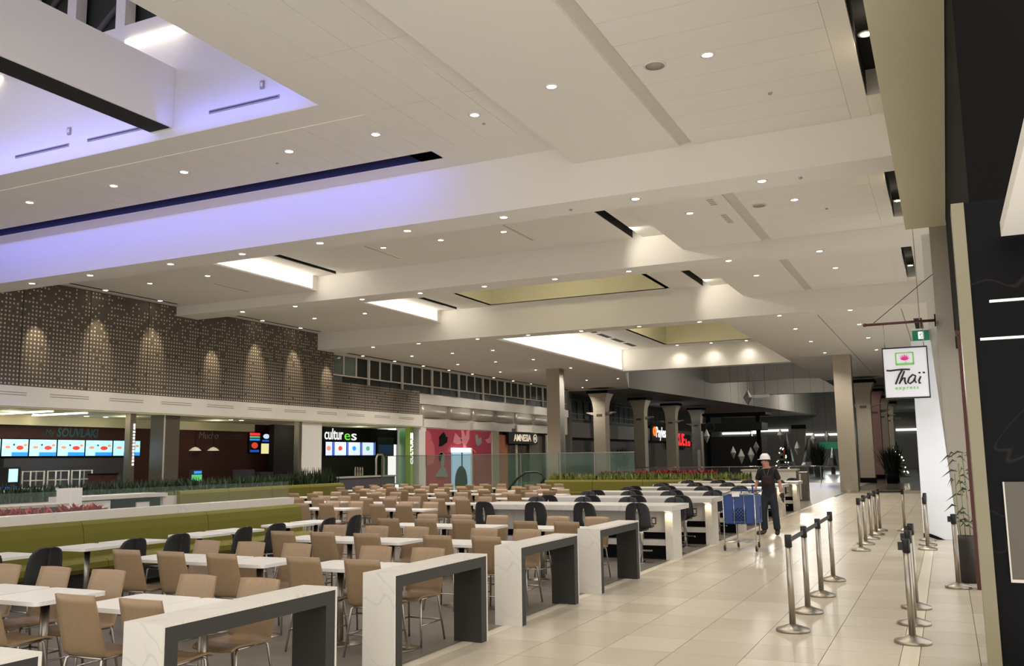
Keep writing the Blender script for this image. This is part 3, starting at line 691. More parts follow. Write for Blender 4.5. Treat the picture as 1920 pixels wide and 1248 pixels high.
bx(-.15, .15, -.12, .12, 0, 3.5).build('post', 'limewall', t); letters('letters', 'CULTURES', .34, 'letter_white', t, (.16, .0, 2.4), (R(90), R(-90), R(90)), bold=.01)
t = thing('service_counter', 'stainless service counter of the salad shop', 'counter', (-26.0, 37.4, 0))
bx(-.35, .35, -2.6, 2.4, 0, 1.0).build('body', 'shopgrey', t); bx(-.4, .4, -2.7, 2.5, 1.0, 1.06).build('worktop', 'steelpanel', t)
for k in range(4): MB().lathe([(.05, 1.06), (.05, 1.4), (.03, 1.45), (.03, 1.5)], (0, -.6+.2*k, 0), 10).build('bottle', 'brushed', t)
MB().tube([(0, 1.2, 1.06), (0, 1.2, 1.9), (0, 1.35, 2.1), (0, 1.75, 2.1), (0, 1.9, 1.9), (0, 1.9, 1.06)], .05, 8).build('arch_tap', 'steelpanel', t)
# store soffit lights
for k, (x0, y0, x1, y1) in enumerate(((2, 775, 96, 770), (64, 778, 161, 773))):
    a, b = onZ(x0, y0, 3.49), onZ(x1, y1, 3.49)
    d = Vector(b)-Vector(a); n = Vector((-d.y, d.x, 0)).normalized()*.08; t = MB()
    t.prism([tuple((Vector(a)-n)[:2]), tuple((Vector(b)-n)[:2]), tuple((Vector(b)+n)[:2]), tuple((Vector(a)+n)[:2])], 'z', 3.46, 3.495)
    tag(t.build('linear_light', 'ledline'), '%s glowing linear light in the soffit over the souvlaki counter' % ('left', 'right')[k], 'light', 'soffit lights')
for k, (x, y) in enumerate(((21, 785), (33, 780), (66, 789), (162, 784), (198, 788), (433, 782), (453, 786))):
    p = onX(x, y, -27.3 if x < 400 else -25.7); t = thing('soffit_light', 'round soffit light above the food counters, %s from the left' % ORD[k], 'light', (p[0], p[1], 3.5), 0, 'soffit lights')
    MB().lathe([(.001, -.01), (.09, -.01), (.09, 0)], n=14).build('lens', 'lampglow', t); MB().lathe([(.09, -.012), (.12, -.012), (.12, 0)], n=14, caps=False).build('ring', 'lampring', t)
for y in (14, 19, 23.5, 28, 34, 38): lamp('POINT', 'soffit_lamp', (-26.6, y, 3.3), 16, (1, .92, .68), size=.15)
lamp('POINT', 'screen_glow', (-27.2, 22, 2.2), 10, (.5, .8, 1), size=.5)

# pink mural, clothing shop
t = thing('mural_hoarding', 'deep pink mural hoarding with large leaf shapes and a figure', 'mural', (XW, 41.6, 0))
bx(-.15, 0, .09, 7.72, 0, 3.47).build('board', 'pink', t)
def flat(nm, pts, m): MB().prism([(onX(790+x/10.4, 790+y/10.4, XW)[1]-41.6, onX(790+x/10.4, 790+y/10.4, XW)[2]) for x, y in pts], 'x', 0, .02).build(nm, m, t)
flat('leaf_print', [(80, 190), (130, 175), (185, 250), (190, 350), (250, 470), (260, 700), (230, 800), (80, 880)], 'pink_m')
flat('leaf_print', [(345, 300), (430, 205), (470, 260), (475, 300), (510, 300), (500, 400), (400, 475), (340, 480), (350, 390)], 'black')
flat('leaf_print', [(655, 215), (740, 310), (790, 360), (770, 440), (690, 445), (615, 410)], 'pink_l')
flat('stem_print', [(770, 170), (815, 170), (860, 300), (880, 180), (935, 170), (930, 330), (890, 420), (865, 450), (865, 570), (740, 570), (820, 500), (800, 430), (750, 330), (780, 300)], 'pink_l')
flat('leaf_print', [(1045, 270), (1090, 250), (1110, 330), (1165, 310), (1175, 420), (1100, 490), (1060, 430)], 'paper_grey')
flat('leaf_print', [(1240, 350), (1310, 330), (1350, 230), (1370, 230), (1370, 420), (1280, 420)], 'pink_l')
flat('petal_print', [(1000, 550), (1015, 540), (1070, 605), (1050, 612)], 'pink_l')
flat('figure_print', [(345, 620), (400, 590), (450, 640), (445, 760), (430, 880), (470, 920), (520, 1080), (270, 1080), (330, 950), (385, 900), (375, 800), (350, 740)], 'paper_grey')
flat('figure_hair_print', [(340, 640), (380, 600), (420, 615), (390, 680), (370, 780), (345, 760)], 'shopdark')
t = thing('lit_doorway', 'pale blue lit doorway cut into the pink mural', 'door', (XW+.13, onX(862, 870, XW)[1], 0))
w = 1.05
bx(-.1, 0, -w, w, 0, 2.2).build('door_glass', 'skyblue', t); bx(-.1, .03, -w, w, 2.2, 2.45).build('light_panel', 'shoplight', t)
bx(-.1, .04, w, w+.15, 0, 2.45).build('door_frame', 'white', t); bx(0, .04, -.04, .04, 1.1, 2.2).build('door_rail', 'shopgrey', t)
MB().ball((.02, -.1, .55), (.02, .75, .9), 14, 8).build('dark_backpack_display', 'shopdark', t)
t = thing('clothing_shop', 'dark closed clothing shop with barred door and Amnesia sign', 'shop', (XW-.1, 50.5, 0))
bx(-.6, -.3, 0, 11.5, 0, 3.5).build('shop_front', 'shopdark', t)
bx(-.3, -.2, .2, 1.7, 0, 3.3).build('wall_panel', 'stain_orange', t); bx(-.3, -.2, 5.1, 7.2, 0, 3.3).build('wall_panel', 'darkcol', t)
bx(-.2, 0, 1.5, 6.0, 2.75, 3.48).build('sign_board', 'nearblack', t)
letters('letters', 'AMNESIA', .62, 'letter_cream', t, (.02, 3.55, 3.12), FACE_X, bold=.012, fit=2.7)
MB().tube([(.02, 5.55+.26*math.cos(a), 3.12+.26*math.sin(a)) for a in [k*math.pi/8 for k in range(17)]], .035, 6, cap=False).build('logo_ring', 'letter_cream', t)
MB().ball((.02, 5.55, 3.12), (.02, .12, .12), 10, 6).build('logo_dot', 'letter_cream', t)
for k in range(14):
    y = 1.7+.2*k
    if k != 6: bx(-.2, -.17, y, y+.06, 0, 2.65).build('gate_bar', 'brushed', t)
    else: bx(-.2, -.14, y-.1, y+.2, 0, 2.7).build('gate_post', 'concrete', t)
bx(-.2, .0, 2.0, 2.9, 3.5, 3.72).build('alarm_box', 'darkcol', t)
bx(.0, .1, 7.3, 7.5, 0, 3.4).build('window_mullion', 'steelpanel', t)
# ================================================================== DOWNLIGHTS
dl_lens = MB().lathe([(.001, -.008), (.075, -.008), (.075, 0)], n=16).mesh('lens', 'lampglow')
dl_ring = MB().lathe([(.076, -.014), (.11, -.01), (.112, 0), (.076, 0)], n=16, caps=False).mesh('trim_ring', 'lampring')
def downlight(x, y, z, lab, grp, e=1.0, wall=False):
    t = thing('downlight', lab, 'light', (x, y, z), 0, grp)
    part('lens', dl_lens, t); part('trim_ring', dl_ring, t)
    if e: lamp('SPOT', 'downlight_lamp', (0, 0, -.03), DOWN_E*e, (1, .935, .85), t, size=.07, cone=125, blend=.9)
G = 'recessed ceiling downlights'
def row(pts, y, z, where, e=1.0):
    for k, x in enumerate(pts): downlight(x, y, z, 'round recessed downlight %s, %s from the right' % (where, ORD[k]), G, e*(1.5 if x < -9 else 1))
row([-2.66, -5.03, -7.84, -10.15, -12.47, -14.74, -17.03, -19.86, -22.1], 16.2, ZB, 'under the nearest ceiling beam')
row([-2.64, -5.02, -7.88, -10.18, -12.55, -14.86, -17.1, -19.87, -22.2], 24.5, 7.1, 'under the second ceiling beam', 1.6)
row([-2.64, -5.01, -7.86, -10.17, -12.52, -14.8, -17.08, -19.9, -22.22], 32.68, ZB, 'under the third ceiling beam', 1.7)
row([-2.66, -5.06], 12.2, ZC, 'in the near plank ceiling')
row([-7.05, -9.12, -11.13, -13.86, -15.9, -18.6, -20.7], 13.45, ZL-.014, 'in the panels beside the skylight')
row([-2.66, -5.03], 20.4, ZC, 'in the plank ceiling behind the nearest beam')
row([-10.46, -12.43, -14.35], 21.6, ZR, 'in the raised recess behind the nearest beam')
row([-19.9, -22.3], 20.4, ZC, 'over the food counters behind the nearest beam', 1.6)
row([-2.66, -5.03], 28.7, ZC, 'in the plank ceiling behind the second beam', 1.3)
row([-19.9, -22.3], 28.7, ZC, 'over the food counters behind the second beam', 1.6)
for k, y in enumerate((36.5, 41, 46, 54, 59.5)):
    row([-2.66, -5.0, -18.3, -20.4, -22.6] if y < 58 else [-2.66, -5.0, -22.8], y, ZB, 'in the far flat ceiling, %s row' % ORD[k], 1.9)
row([-9.3, -11.2, -13.1], 49.0, ZR, 'against the far ceiling beam', .3)
for k, y in enumerate((20.6, 22.9, 28.2, 30.6)):
    downlight(-24.5, y, 7.455, 'wall washer lamp beside the perforated wall, %s from the camera' % ORD[k], 'wall washer lamps', 0)
    lamp('SPOT', 'wall_washer', (-24.05, y, 7.40), 190, (1, .86, .6), aim=(-24.95, y+.1, 5.6), size=.04, cone=38, blend=.8)
for y in (18.4, 25.8, 32.9): lamp('SPOT', 'wall_washer', (-24.05, y, 6.65), 120, (1, .86, .6), aim=(-24.95, y+.1, 5.4), size=.04, cone=38, blend=.8)
for k in range(9):
    y = 35.2+2.75*k
    downlight(-24.5, y, ZB-.005, 'wall washer lamp above the clerestory windows, %s from the left' % ORD[k], 'clerestory washer lamps', 0)
    lamp('SPOT', 'clerestory_washer', (-24.2, y, 6.6), 30, (1, .88, .66), aim=(-24.95, y, 4.6), size=.04, cone=50, blend=.8)
for k, (y, z) in enumerate(((6.5, 7.6), (12.9, 7.6), (19.6, 7.6), (22.2, 7.6), (27.3, 7.6), (30.3, 7.6))):
    t = thing('slot_lamp', 'small lamp in the dark slot along the cream bulkhead, %s from the camera' % ORD[k], 'light', (-.6, y, z), 0, 'slot lamps by the bulkhead')
    part('lens', dl_lens, t); part('trim_ring', dl_ring, t); lamp('SPOT', 'slot_lamp_light', (0, 0, -.03), DOWN_E*.35, (1, .9, .74), t, size=.05, cone=100)
# lamps of the same ceiling above and behind the photographer
for x, y in ((-2.66, 3.5), (-5.06, 3.5), (-2.66, 7.9), (-5.06, 7.9), (-7.4, 3.5), (-7.4, 8), (-1.2, 0), (-4, -1.5), (-8, -1), (-12, -1), (-16, 0)):
    lamp('SPOT', 'overhead_downlight', (x, y, 7.40), DOWN_E*.8, (1, .935, .85), size=.07, cone=125, blend=.9)
# ceiling fittings
for k, (x, y) in enumerate(((-3.43, 12.2), (-3.45, 20.5))):
    t = thing('ceiling_speaker', 'round grey ceiling speaker, %s' % ('nearer', 'farther')[k], 'speaker', (x, y, ZC), 0, 'ceiling speakers')
    MB().lathe([(.001, -.012), (.14, -.012), (.14, 0)], n=20).build('grille', 'ceil_groove', t); MB().lathe([(.14, -.016), (.165, -.012), (.165, 0), (.14, 0)], n=20, caps=False).build('rim', 'lampring', t)
for k, (x, y, z, w, l, lab) in enumerate(((-4.35, 19.7, ZC, .2, .55, 'perforated ceiling vent beside the plank groove, nearer'), (-4.35, 21.3, ZC, .2, .9, 'perforated ceiling vent beside the plank groove, farther'), (-14.7, 22.1, ZR, .1, 1.9, 'slim ceiling vent in the raised recess, left one'), (-10.15, 21.9, ZR, .1, 1.9, 'slim ceiling vent in the raised recess, right one'), (-20.6, 22.2, ZC, .12, 1.6, 'slim ceiling vent over the food counters'))):
    t = thing('ceiling_vent', lab, 'vent', (x, y, z), 0, 'ceiling vents')
    bx(-w/2, w/2, -l/2, l/2, -.012, 0).build('frame', 'ceil_panel', t)
    n = max(3, int(l/.12))
    for q in range(n): bx(-w*.35, w*.35, -l/2+l*(q+.25)/n, -l/2+l*(q+.75)/n, -.016, -.012).build('slit', 'ceil_groove', t)
for k, (x, y, z) in enumerate(((-2.1, 14.0, ZC), (-7.1, 13.9, ZL), (-11.8, 13.9, ZL), (-2.0, 16.3, ZB), (-6.4, 16.3, ZB), (-2.1, 21.5, ZC))):
    t = thing('sprinkler', 'tiny white ceiling sprinkler cap, %s of six from the camera' % ORD[k], 'sprinkler', (x, y, z), 0, 'ceiling sprinklers')
    MB().lathe([(.03, -.03), (.03, 0)], n=10).build('cap', 'ceil_groove', t); MB().lathe([(.045, -.006), (.045, 0)], n=10).build('rosette', 'lampring', t)

# ================================================================== FURNITURE
# plywood chair: sitter looks along +Y, origin on the floor below the seat
def shell_rows():
    prof = [(-.305, .89, .195), (-.29, .83, .197), (-.262, .72, .202), (-.235, .62, .207), (-.212, .53, .21), (-.195, .485, .21), (-.165, .462, .21), (-.12, .455, .21), (-.03, .457, .21), (.08, .463, .208), (.16, .466, .205), (.20, .460, .20), (.235, .44, .19)]
    rows = []
    for i, (y, z, w) in enumerate(prof):
        r = []
        for j in range(7):
            u = -1+2*j/6; bend = .028*(u*u) if i < 6 else 0; dip = .014*(1-u*u) if i >= 6 else 0
            r.append((u*w, y+bend, z-dip+(.004*(1-u*u) if i == 0 else 0)))
        rows.append(r)
    return rows
ch_shell = MB().sheet(shell_rows(), .014).mesh('seat_shell', 'wood')
ch_legs = []
for sx in (-1, 1):
    ch_legs.append(MB().tube([(sx*.16, .15, .446), (sx*.175, .17, .43), (sx*.205, .215, .0)], .011, 7).mesh('leg', 'metal'))
    ch_legs.append(MB().tube([(sx*.16, -.15, .446), (sx*.175, -.165, .43), (sx*.21, -.235, .0)], .011, 7).mesh('leg', 'metal'))
ch_frame = MB().tube([(-.17, .155, .442), (.17, .155, .442)], .010, 6).tube([(-.17, -.155, .442), (.17, -.155, .442)], .010, 6).tube([(-.165, -.15, .442), (-.165, .15, .442)], .010, 6).tube([(.165, -.15, .442), (.165, .15, .442)], .010, 6).mesh('seat_frame', 'metal')
ch_str = [MB().tube([(sx*.194, -.201, .2), (sx*.192, .194, .2)], .009, 6).mesh('stretcher', 'metal') for sx in (-1, 1)] + [MB().tube([(-.195, -.205, .2), (.195, -.205, .2)], .009, 6).mesh('stretcher', 'metal')]
def chair(x, y, rz, lab, grp, small=False):
    t = thing('plywood_chair', lab, 'chair', (x, y, 0), rz, grp)
    part('seat_shell', ch_shell, t); part('seat_frame', ch_frame, t)
    for m in ch_legs: part('leg', m, t)
    for m in ch_str: part('stretcher', m, t)
# small square table with central pedestal
def rounded(w, d, r, n=4):
    P = []
    for cx, cy, a0 in ((w-r, d-r, 0), (-w+r, d-r, 90), (-w+r, -d+r, 180), (w-r, -d+r, 270)):
        for k in range(n+1): a = R(a0+90*k/n); P.append((cx+r*math.cos(a), cy+r*math.sin(a)))
    return P
tb_top = MB().prism(rounded(.322, .33, .05), 'z', .732, .765).mesh('table_top', 'tablewhite')
tb_leg = MB().lathe([(.036, .02), (.036, .72)], n=14).mesh('pedestal', 'brushed')
tb_base = MB().lathe([(.24, 0), (.24, .008), (.05, .022), (.036, .03)], n=20).mesh('base', 'brushed')
tb_plate = bx(-.14, .14, -.14, .14, .715, .732).mesh('top_plate', 'black')
def table(x, y, lab, grp):
    t = thing('cafe_table', lab, 'table', (x, y, 0), 0, grp)
    for nm, m in (('table_top', tb_top), ('pedestal', tb_leg), ('base', tb_base), ('top_plate', tb_plate)): part(nm, m, t)
RowN = ['nearest', 'second', 'third', 'fourth', 'fifth', 'sixth', 'seventh']
GX = {'aisle': [-4.97, -5.62], 'inner': [-6.66, -7.33, -8.0]}
for r in range(4):
    yc = 5.17+2.55*r
    for g, xs in GX.items():
        gl = 'beside the barriers' if g == 'aisle' else 'inside the hall'
        for i, x in enumerate(xs):
            jx = [random.uniform(-.02, .02) for _ in range(2)]
            table(x, yc, 'white cafe table %s, %s row, %s from the walkway' % (gl, RowN[r], ORD[i]), 'white tables of the near rows')
            chair(x+jx[0]-.02, yc-.295, random.uniform(-.03, .03), 'plywood chair turned away, %s row %s, %s from the walkway' % (RowN[r], gl, ORD[i]), 'plywood chairs of the near rows')
            chair(x+jx[1]+.02, yc+.315, math.pi+random.uniform(-.03, .03), 'plywood chair facing the camera, %s row %s, %s from the walkway' % (RowN[r], gl, ORD[i]), 'plywood chairs of the near rows')
FG = [[-10.55, -12.53], [-10.6, -12.6, -14.7], [-10.5, -12.6, -14.8, -16.9], [-10.6, -12.65, -14.85, -17.0], [-12.7, -14.8, -16.9, -19], [-12.9, -15.2, -17.4, -19.4]]
for r, gs in enumerate(FG):
    yc = 16.75+2.58*r
    for gi, gx in enumerate(gs):
        for i, x in enumerate((gx+.333, gx-.333)):
            side = ('right', 'left')[i]
            table(x, yc, '%s white table of the %s pair from the right, far block %s row' % (side, ORD[gi], RowN[r]), 'white tables of the far block')
            chair(x+random.uniform(-.03, .03), yc-.295, random.uniform(-.05, .05), 'far block plywood chair turned away, %s row, %s pair from right, %s' % (RowN[r], ORD[gi], side), 'plywood chairs of the far block')
            chair(x+random.uniform(-.03, .03), yc+.315, math.pi+random.uniform(-.05, .05), 'far block plywood chair facing camera, %s row, %s pair from right, %s' % (RowN[r], ORD[gi], side), 'plywood chairs of the far block')
# black moulded shell with slot
def black_shell(zs):
    b = MB()
    for s in (-1, 1):
        rows = []
        for z, y, w, sl in zs: rows.append([(s*(sl+(w-sl)*j/4), y+.05*((sl+(w-sl)*j/4)/.22)**2, z) for j in range(5)])
        b.sheet(rows, .014 if s > 0 else -.014)
    return b
def shell_profile(z0):
    L = []
    for z, y, w, sl in ((.425, -.255, .05, 0), (.415, -.25, .12, 0), (.39, -.245, .165, 0), (.34, -.235, .195, 0), (.30, -.228, .205, .012), (.25, -.222, .212, .026), (.18, -.215, .218, .030), (.11, -.208, .222, .028), (.07, -.204, .224, .014), (.04, -.198, .225, 0), (.01, -.185, .225, 0)):
        L.append((z0+z, y, w, sl))
    return L
def seat_rows(z0):
    rows = []
    for y, z, w in ((-.185, .01, .225), (-.15, -.005, .225), (-.05, -.012, .225), (.08, -.006, .222), (.17, 0, .21), (.21, -.02, .18)):
        rows.append([(w*(-1+2*j/6), y+(.05*((w*(-1+2*j/6))/.22)**2 if y < -.18 else 0), z0+z+.012*(-1+2*j/6)**2) for j in range(7)])
    return rows
bc_back = black_shell([(z, y, w, 0) for z, y, w, s in shell_profile(.46)]).mesh('backrest', 'blackchair'); bc_seat = MB().sheet(seat_rows(.46), .014).mesh('seat', 'blackchair')
st_back = black_shell(shell_profile(.60)).mesh('backrest', 'blackchair'); st_seat = MB().sheet(seat_rows(.60), .02).mesh('seat', 'blackchair')
def black_chair(x, y, rz, lab):
    t = thing('black_chair', lab, 'chair', (x, y, 0), rz, 'black chairs facing the green bench')
    part('backrest', bc_back, t); part('seat', bc_seat, t); part('seat_frame', ch_frame, t)
    for m in ch_legs: part('leg', m, t)
    for m in ch_str[:2]: part('stretcher', m, t)
st_post = MB().lathe([(.05, .56), (.05, .5), (.034, .48), (.034, .02)], n=14).mesh('post', 'chrome')
st_base = MB().box(-.22, .22, -.035, .035, 0, .016).box(-.035, .035, -.22, .22, 0, .018).mesh('floor_base', 'chrome')
st_foot = MB().box(-.19, .19, -.03, .03, .20, .222).mesh('footrest', 'chrome'); st_plate = bx(-.12, .12, -.12, .12, .555, .585).mesh('seat_plate', 'blackplastic')
def stool(x, y, rz, lab):
    t = thing('bar_stool', lab, 'stool', (x, y, 0), rz, 'black stools at the communal tables')
    for nm, m in (('backrest', st_back), ('seat', st_seat), ('post', st_post), ('floor_base', st_base), ('footrest', st_foot), ('seat_plate', st_plate)): part(nm, m, t)
# green bench with low marble wall, tables and black chairs
t = thing('green_bench', 'long olive green upholstered bench along the low marble wall', 'bench', (-11.3, 0, 0))
bx(-.28, .30, 2.0, 14.45, .10, .30).build('plinth', 'nearblack', t)
for k in range(5):
    a, b = 2.0+2.49*k, 2.0+2.49*(k+1)-.01
    MB().prism([(-.28, .30), (.34, .30), (.38, .36), (.37, .44), (.32, .47), (-.28, .47)], 'y', a, b).build('seat_cushion', 'green_fabric', t)
    MB().prism([(-.30, .47), (-.12, .47), (-.16, .80), (-.19, .93), (-.23, .97), (-.30, .98)], 'y', a, b).build('back_cushion', 'green_fabric', t)
t = thing('low_wall', 'low pale marble wall topped with clear glass behind the green bench', 'wall', (-11.75, 0, 0))
bx(-.14, .14, 2.0, 14.4, 0, 1.11).build('marble_wall', 'marble', t)
for k in range(5): bx(-.006, .006, 2.0+2.48*k+.01, 2.0+2.48*(k+1)-.01, 1.11, 1.42).build('glass_pane', 'glass', t)
for r, y0 in enumerate((4.1, 6.05, 8.0, 9.95, 11.95)):
    for i in range(2):
        y = y0+.37+.74*i
        table(-10.05, y, 'white table at the green bench, %s pair from the camera, %s one' % (ORD[r], ('nearer', 'farther')[i]), 'white tables along the green bench')
        black_chair(-9.4, y-.02, math.pi/2+random.uniform(-.08, .08), 'black moulded chair facing the green bench, %s pair from the camera, %s one' % (ORD[r], ('nearer', 'farther')[i]))
# barriers
bar_meshes = None
for k in range(-1, 4):
    y = 4.12+2.52*k; L = 1.72
    t = thing('barrier_frame', 'white and dark arch shaped barrier along the walkway, %s from the camera' % ORD[k+1], 'barrier', (-4.44, y, 0), 0, 'barrier frames along the walkway')
    w = .16
    bx(-w, w, 0, L, .83, .85).build('top_slab', 'marble', t)
    bx(-w, w, 0, .02, 0, .83).build('end_panel', 'marble', t); bx(-w, w, L-.02, L, 0, .83).build('end_panel', 'marble', t)
    bx(-w+.004, w-.004, .02, L-.02, .73, .83).build('top_core', 'darkcore', t)
    bx(-w+.004, w-.004, .02, .13, 0, .73).build('leg_core', 'darkcore', t); bx(-w+.004, w-.004, L-.13, L-.02, 0, .73).build('leg_core', 'darkcore', t)
# communal tables
for k in range(6):
    y = 15.55+2.95*k; xl, xr = -8.25+.0*k, -4.36
    t = thing('communal_table', 'long marble communal table with black stools, %s from the camera' % ORD[k], 'table', (0, y, 0), 0, 'communal tables')
    bx(xl, xr, 0, 1.15, .86, .95).build('table_top', 'marble', t)
    bx(xr-.22, xr-.08, .30, .85, 0, .86).build('end_panel', 'marble', t); bx(xl+.08, xl+.22, .30, .85, 0, .86).build('end_panel', 'marble', t)
    bx(xl+.22, xr-.22, .5, .62, .46, .86).build('spine_panel', 'marble', t)
    bx(xl+.22, xr-.22, .36, .80, .24, .34).build('foot_beam', 'marble', t)
    bx(xl+.22, xr-.22, .42, .74, 0, .24).build('toe_kick', 'black', t)
    bx(xl+.22, xr-.22, .54, .58, .34, .46).build('dark_gap', 'black', t)
    bx(xr-.52, xr-.44, .485, .50, .60, .72).build('outlet_plate', 'redwood', t); bx(xr-.505, xr-.455, .478, .486, .62, .70).build('outlet', 'white', t)
    for q in range(3): bx(xl+.9+1.1*q, xl+1.0+1.1*q, .40, .72, .34, .46).build('bracket', 'concrete', t)
    bx(xr-.2, xr-.1, .15, .25, .85, .86).build('under_light', 'ledline', t)
    lamp('SPOT', 'under_light_lamp', (xr-.13, .2, .84), 3, (1, .85, .5), t, size=.03, cone=120).rotation_euler = (R(25), 0, 0)
    for i, x in enumerate((-4.85, -5.8, -6.75, -7.75)):
        stool(x, y-.28, random.uniform(-.12, .12), 'black stool on the near side of the %s communal table, %s from the right' % (ORD[k], ORD[i]))
        stool(x+.1, y+1.43, math.pi+random.uniform(-.12, .12), 'black stool on the far side of the %s communal table, %s from the right' % (ORD[k], ORD[i]))

# ================================================================== QUEUE POSTS
sb = MB().lathe([(.17, 0), (.17, .02), (.165, .03), (.06, .065), (.04, .075)], n=28).mesh('base', 'brushed')
spost = MB().lathe([(.032, .07), (.032, .88)], n=18).mesh('post', 'brushed')
scap = MB().lathe([(.037, .85), (.037, .965), (.034, .975)], n=18).mesh('belt_head', 'blackplastic'); sclip = bx(-.075, -.03, -.02, .02, .87, .945).mesh('belt_clip', 'blackplastic')
def stanchion(x, y, lab, grp, clip=False, belt=None):
    t = thing('queue_post', lab, 'stanchion', (x, y, 0), 0, grp)
    part('base', sb, t); part('post', spost, t); part('belt_head', scap, t)
    if clip: part('belt_clip', sclip, t)
    if belt:
        d = Vector((belt[0]-x, belt[1]-y, 0)); n = Vector((-d.y, d.x, 0)).normalized()*.003; u = d.normalized()*.036; a, b = u, d-u
        MB().hexa([(a-n)+Vector((0, 0, .885)), (b-n)+Vector((0, 0, .885)), (b+n)+Vector((0, 0, .885)), (a+n)+Vector((0, 0, .885)), (a-n)+Vector((0, 0, .935)), (b-n)+Vector((0, 0, .935)), (b+n)+Vector((0, 0, .935)), (a+n)+Vector((0, 0, .935))]).build('belt', 'belt', t)
fr = [(-1.56, 9.95), (-1.57, 11.16), (-1.58, 12.5), (-1.6, 14.05)]
for k, p in enumerate(fr): stanchion(p[0], p[1], 'steel queue post in the front left line, %s from the camera' % ORD[k], 'queue posts, front left line', belt=fr[k+1] if k < 3 else None)
fl = [(-1.58, 18.5), (-1.59, 19.8), (-1.57, 21.05), (-1.55, 22.2), (-1.54, 23.3), (-1.01, 23.45)]
for k, p in enumerate(fl): stanchion(p[0], p[1], 'steel queue post in the far left line, %s from the camera' % ORD[k], 'queue posts, far left line', belt=fl[k+1] if k < 5 else None)
for k, p in enumerate([(-.42, 9.75), (-.44, 10.8), (-.45, 11.9)]): stanchion(p[0], p[1], 'steel queue post in the front right line, %s from the camera' % ORD[k], 'queue posts, front right line', clip=True)
for k, p in enumerate([(-.45, 19.05), (-.46, 19.95), (-.48, 21.0)]): stanchion(p[0], p[1], 'steel queue post near the white hoarding, %s from the camera' % ORD[k], 'queue posts by the hoarding')
stanchion(.05, 13.75, 'lone steel queue post beside the potted bamboo', None, clip=True) if False else None
t = thing('queue_post', 'lone steel queue post beside the potted bamboo', 'stanchion', (.02, 13.85, 0))
for nm, m in (('base', sb), ('post', spost), ('belt_head', scap), ('belt_clip', sclip)): part(nm, m, t)
# ================================================================== SHOPPING CART
t = thing('shopping_cart', 'blue plastic shopping cart on chrome frame beside the man', 'cart', (-3.67, 17.8, 0))
W2, D = .29, .78
def lattice(p0, pu, pv, nu, nv, r, b):
    p0, pu, pv = Vector(p0), Vector(pu), Vector(pv)
    for k in range(-nv, nu):
        for sgn in (1, -1):
            a0, a1 = k/nu, (k+nv)/nu
            lo, hi = max(0, -a0/(a1-a0)), min(1, (1-a0)/(a1-a0))
            if hi <= lo: continue
            q = []
            for s in (lo, hi):
                uu = a0+(a1-a0)*s; uu = uu if sgn > 0 else 1-uu; q.append(p0+pu*uu+pv*s)
            b.tube(q, r, 4)
ZB0, ZT = .50, 1.04
for nm, p0, pu in (('basket_front', (-W2, 0, 0), (2*W2, 0, 0)), ('basket_back', (-W2+.02, D, 0), (2*W2-.04, 0, 0)), ('basket_side', (-W2, 0, 0), (.02, D, 0)), ('basket_side', (W2, 0, 0), (-.02, D, 0))):
    b = MB(); P0 = Vector(p0); PU = Vector(pu); nrm = Vector((0, 0, 1)).cross(PU).normalized()*.008
    def slab(u0, u1, z0, z1):
        a, c = P0+PU*u0, P0+PU*u1; v = []
        for z in (z0, z1):
            for q, s in ((a, -1), (c, -1), (c, 1), (a, 1)): v.append(q+nrm*s+Vector((0, 0, z)))
        b.hexa(v)
    e_ = .28 if nm == 'basket_front' else .1
    slab(0, e_, ZB0+.02, ZT); slab(1-e_, 1, ZB0+.02, ZT); slab(e_, 1-e_, .80, ZT); slab(e_, 1-e_, ZB0+.02, ZB0+.06)
    lattice(P0+Vector((0, 0, ZB0)), PU, Vector((0, 0, .32)), 9, 5, .009, b)
    b.build(nm, 'blueplastic', t)
bx(-W2, W2, 0, D, ZB0, ZB0+.02).build('basket_floor', 'blueplastic', t)
for sx in (-1, 1):
    MB().tube([(sx*W2*1.03, -.03, .12), (sx*W2*1.03, -.03, ZT+.03), (sx*W2*1.0, D+.1, ZT+.06)], .012, 8).build('frame_tube', 'chrome', t)
    MB().tube([(sx*W2*1.03, -.03, .14), (sx*W2*.75, D, .16), (sx*W2*.75, D, ZB0)], .011, 8).build('frame_tube', 'chrome', t)
    MB().tube([(sx*.1, -.015, ZB0), (sx*.1, -.015, ZT)], .006, 6).build('chrome_bar', 'chrome', t)
    for y in (-.03, D-.02):
        x = sx*(W2*1.03 if y < 0 else W2*.7)
        wv = [(x-.014, y+.055*math.cos(a), .055+.055*math.sin(a)) for a in [k*math.pi/8 for k in range(16)]]
        MB().add(wv+[(x+.014, p[1], p[2]) for p in wv], [tuple(range(16)), tuple(range(31, 15, -1))]+[(i, (i+1) % 16, 16+(i+1) % 16, 16+i) for i in range(16)]).build('wheel', 'darkcore', t)
        bx(x-.022, x+.022, y-.02, y+.02, .055, .14).build('caster_fork', 'metal', t)
MB().tube([(-W2, -.03, ZT+.03), (W2, -.03, ZT+.03)], .012, 8).build('rim_tube', 'chrome', t)
MB().tube([(-W2, D+.12, ZT+.06), (W2, D+.12, ZT+.06)], .016, 8).build('handle', 'blueplastic', t)
b = MB()
for k in range(5): b.tube([(-W2*(1-.05*k), D*k/4, .16), (W2*(1-.05*k), D*k/4, .16)], .006, 5)
b.build('lower_rack', 'chrome', t)
bx(-.12, .02, -.05, -.035, ZT-.02, ZT+.05).build('sign_plate', 'white', t)
bag = thing('tool_bag', 'blue bag standing in the shopping cart', 'bag', (-3.62, 18.2, .53))
MB().box(-.24, .24, -.36, .1, 0, .50).build('body', 'blueplastic', bag); MB().tube([(-.1, 0, .5), (-.06, 0, .60), (.06, 0, .60), (.1, 0, .5)], .012, 6).build('grip', 'blueplastic', bag)
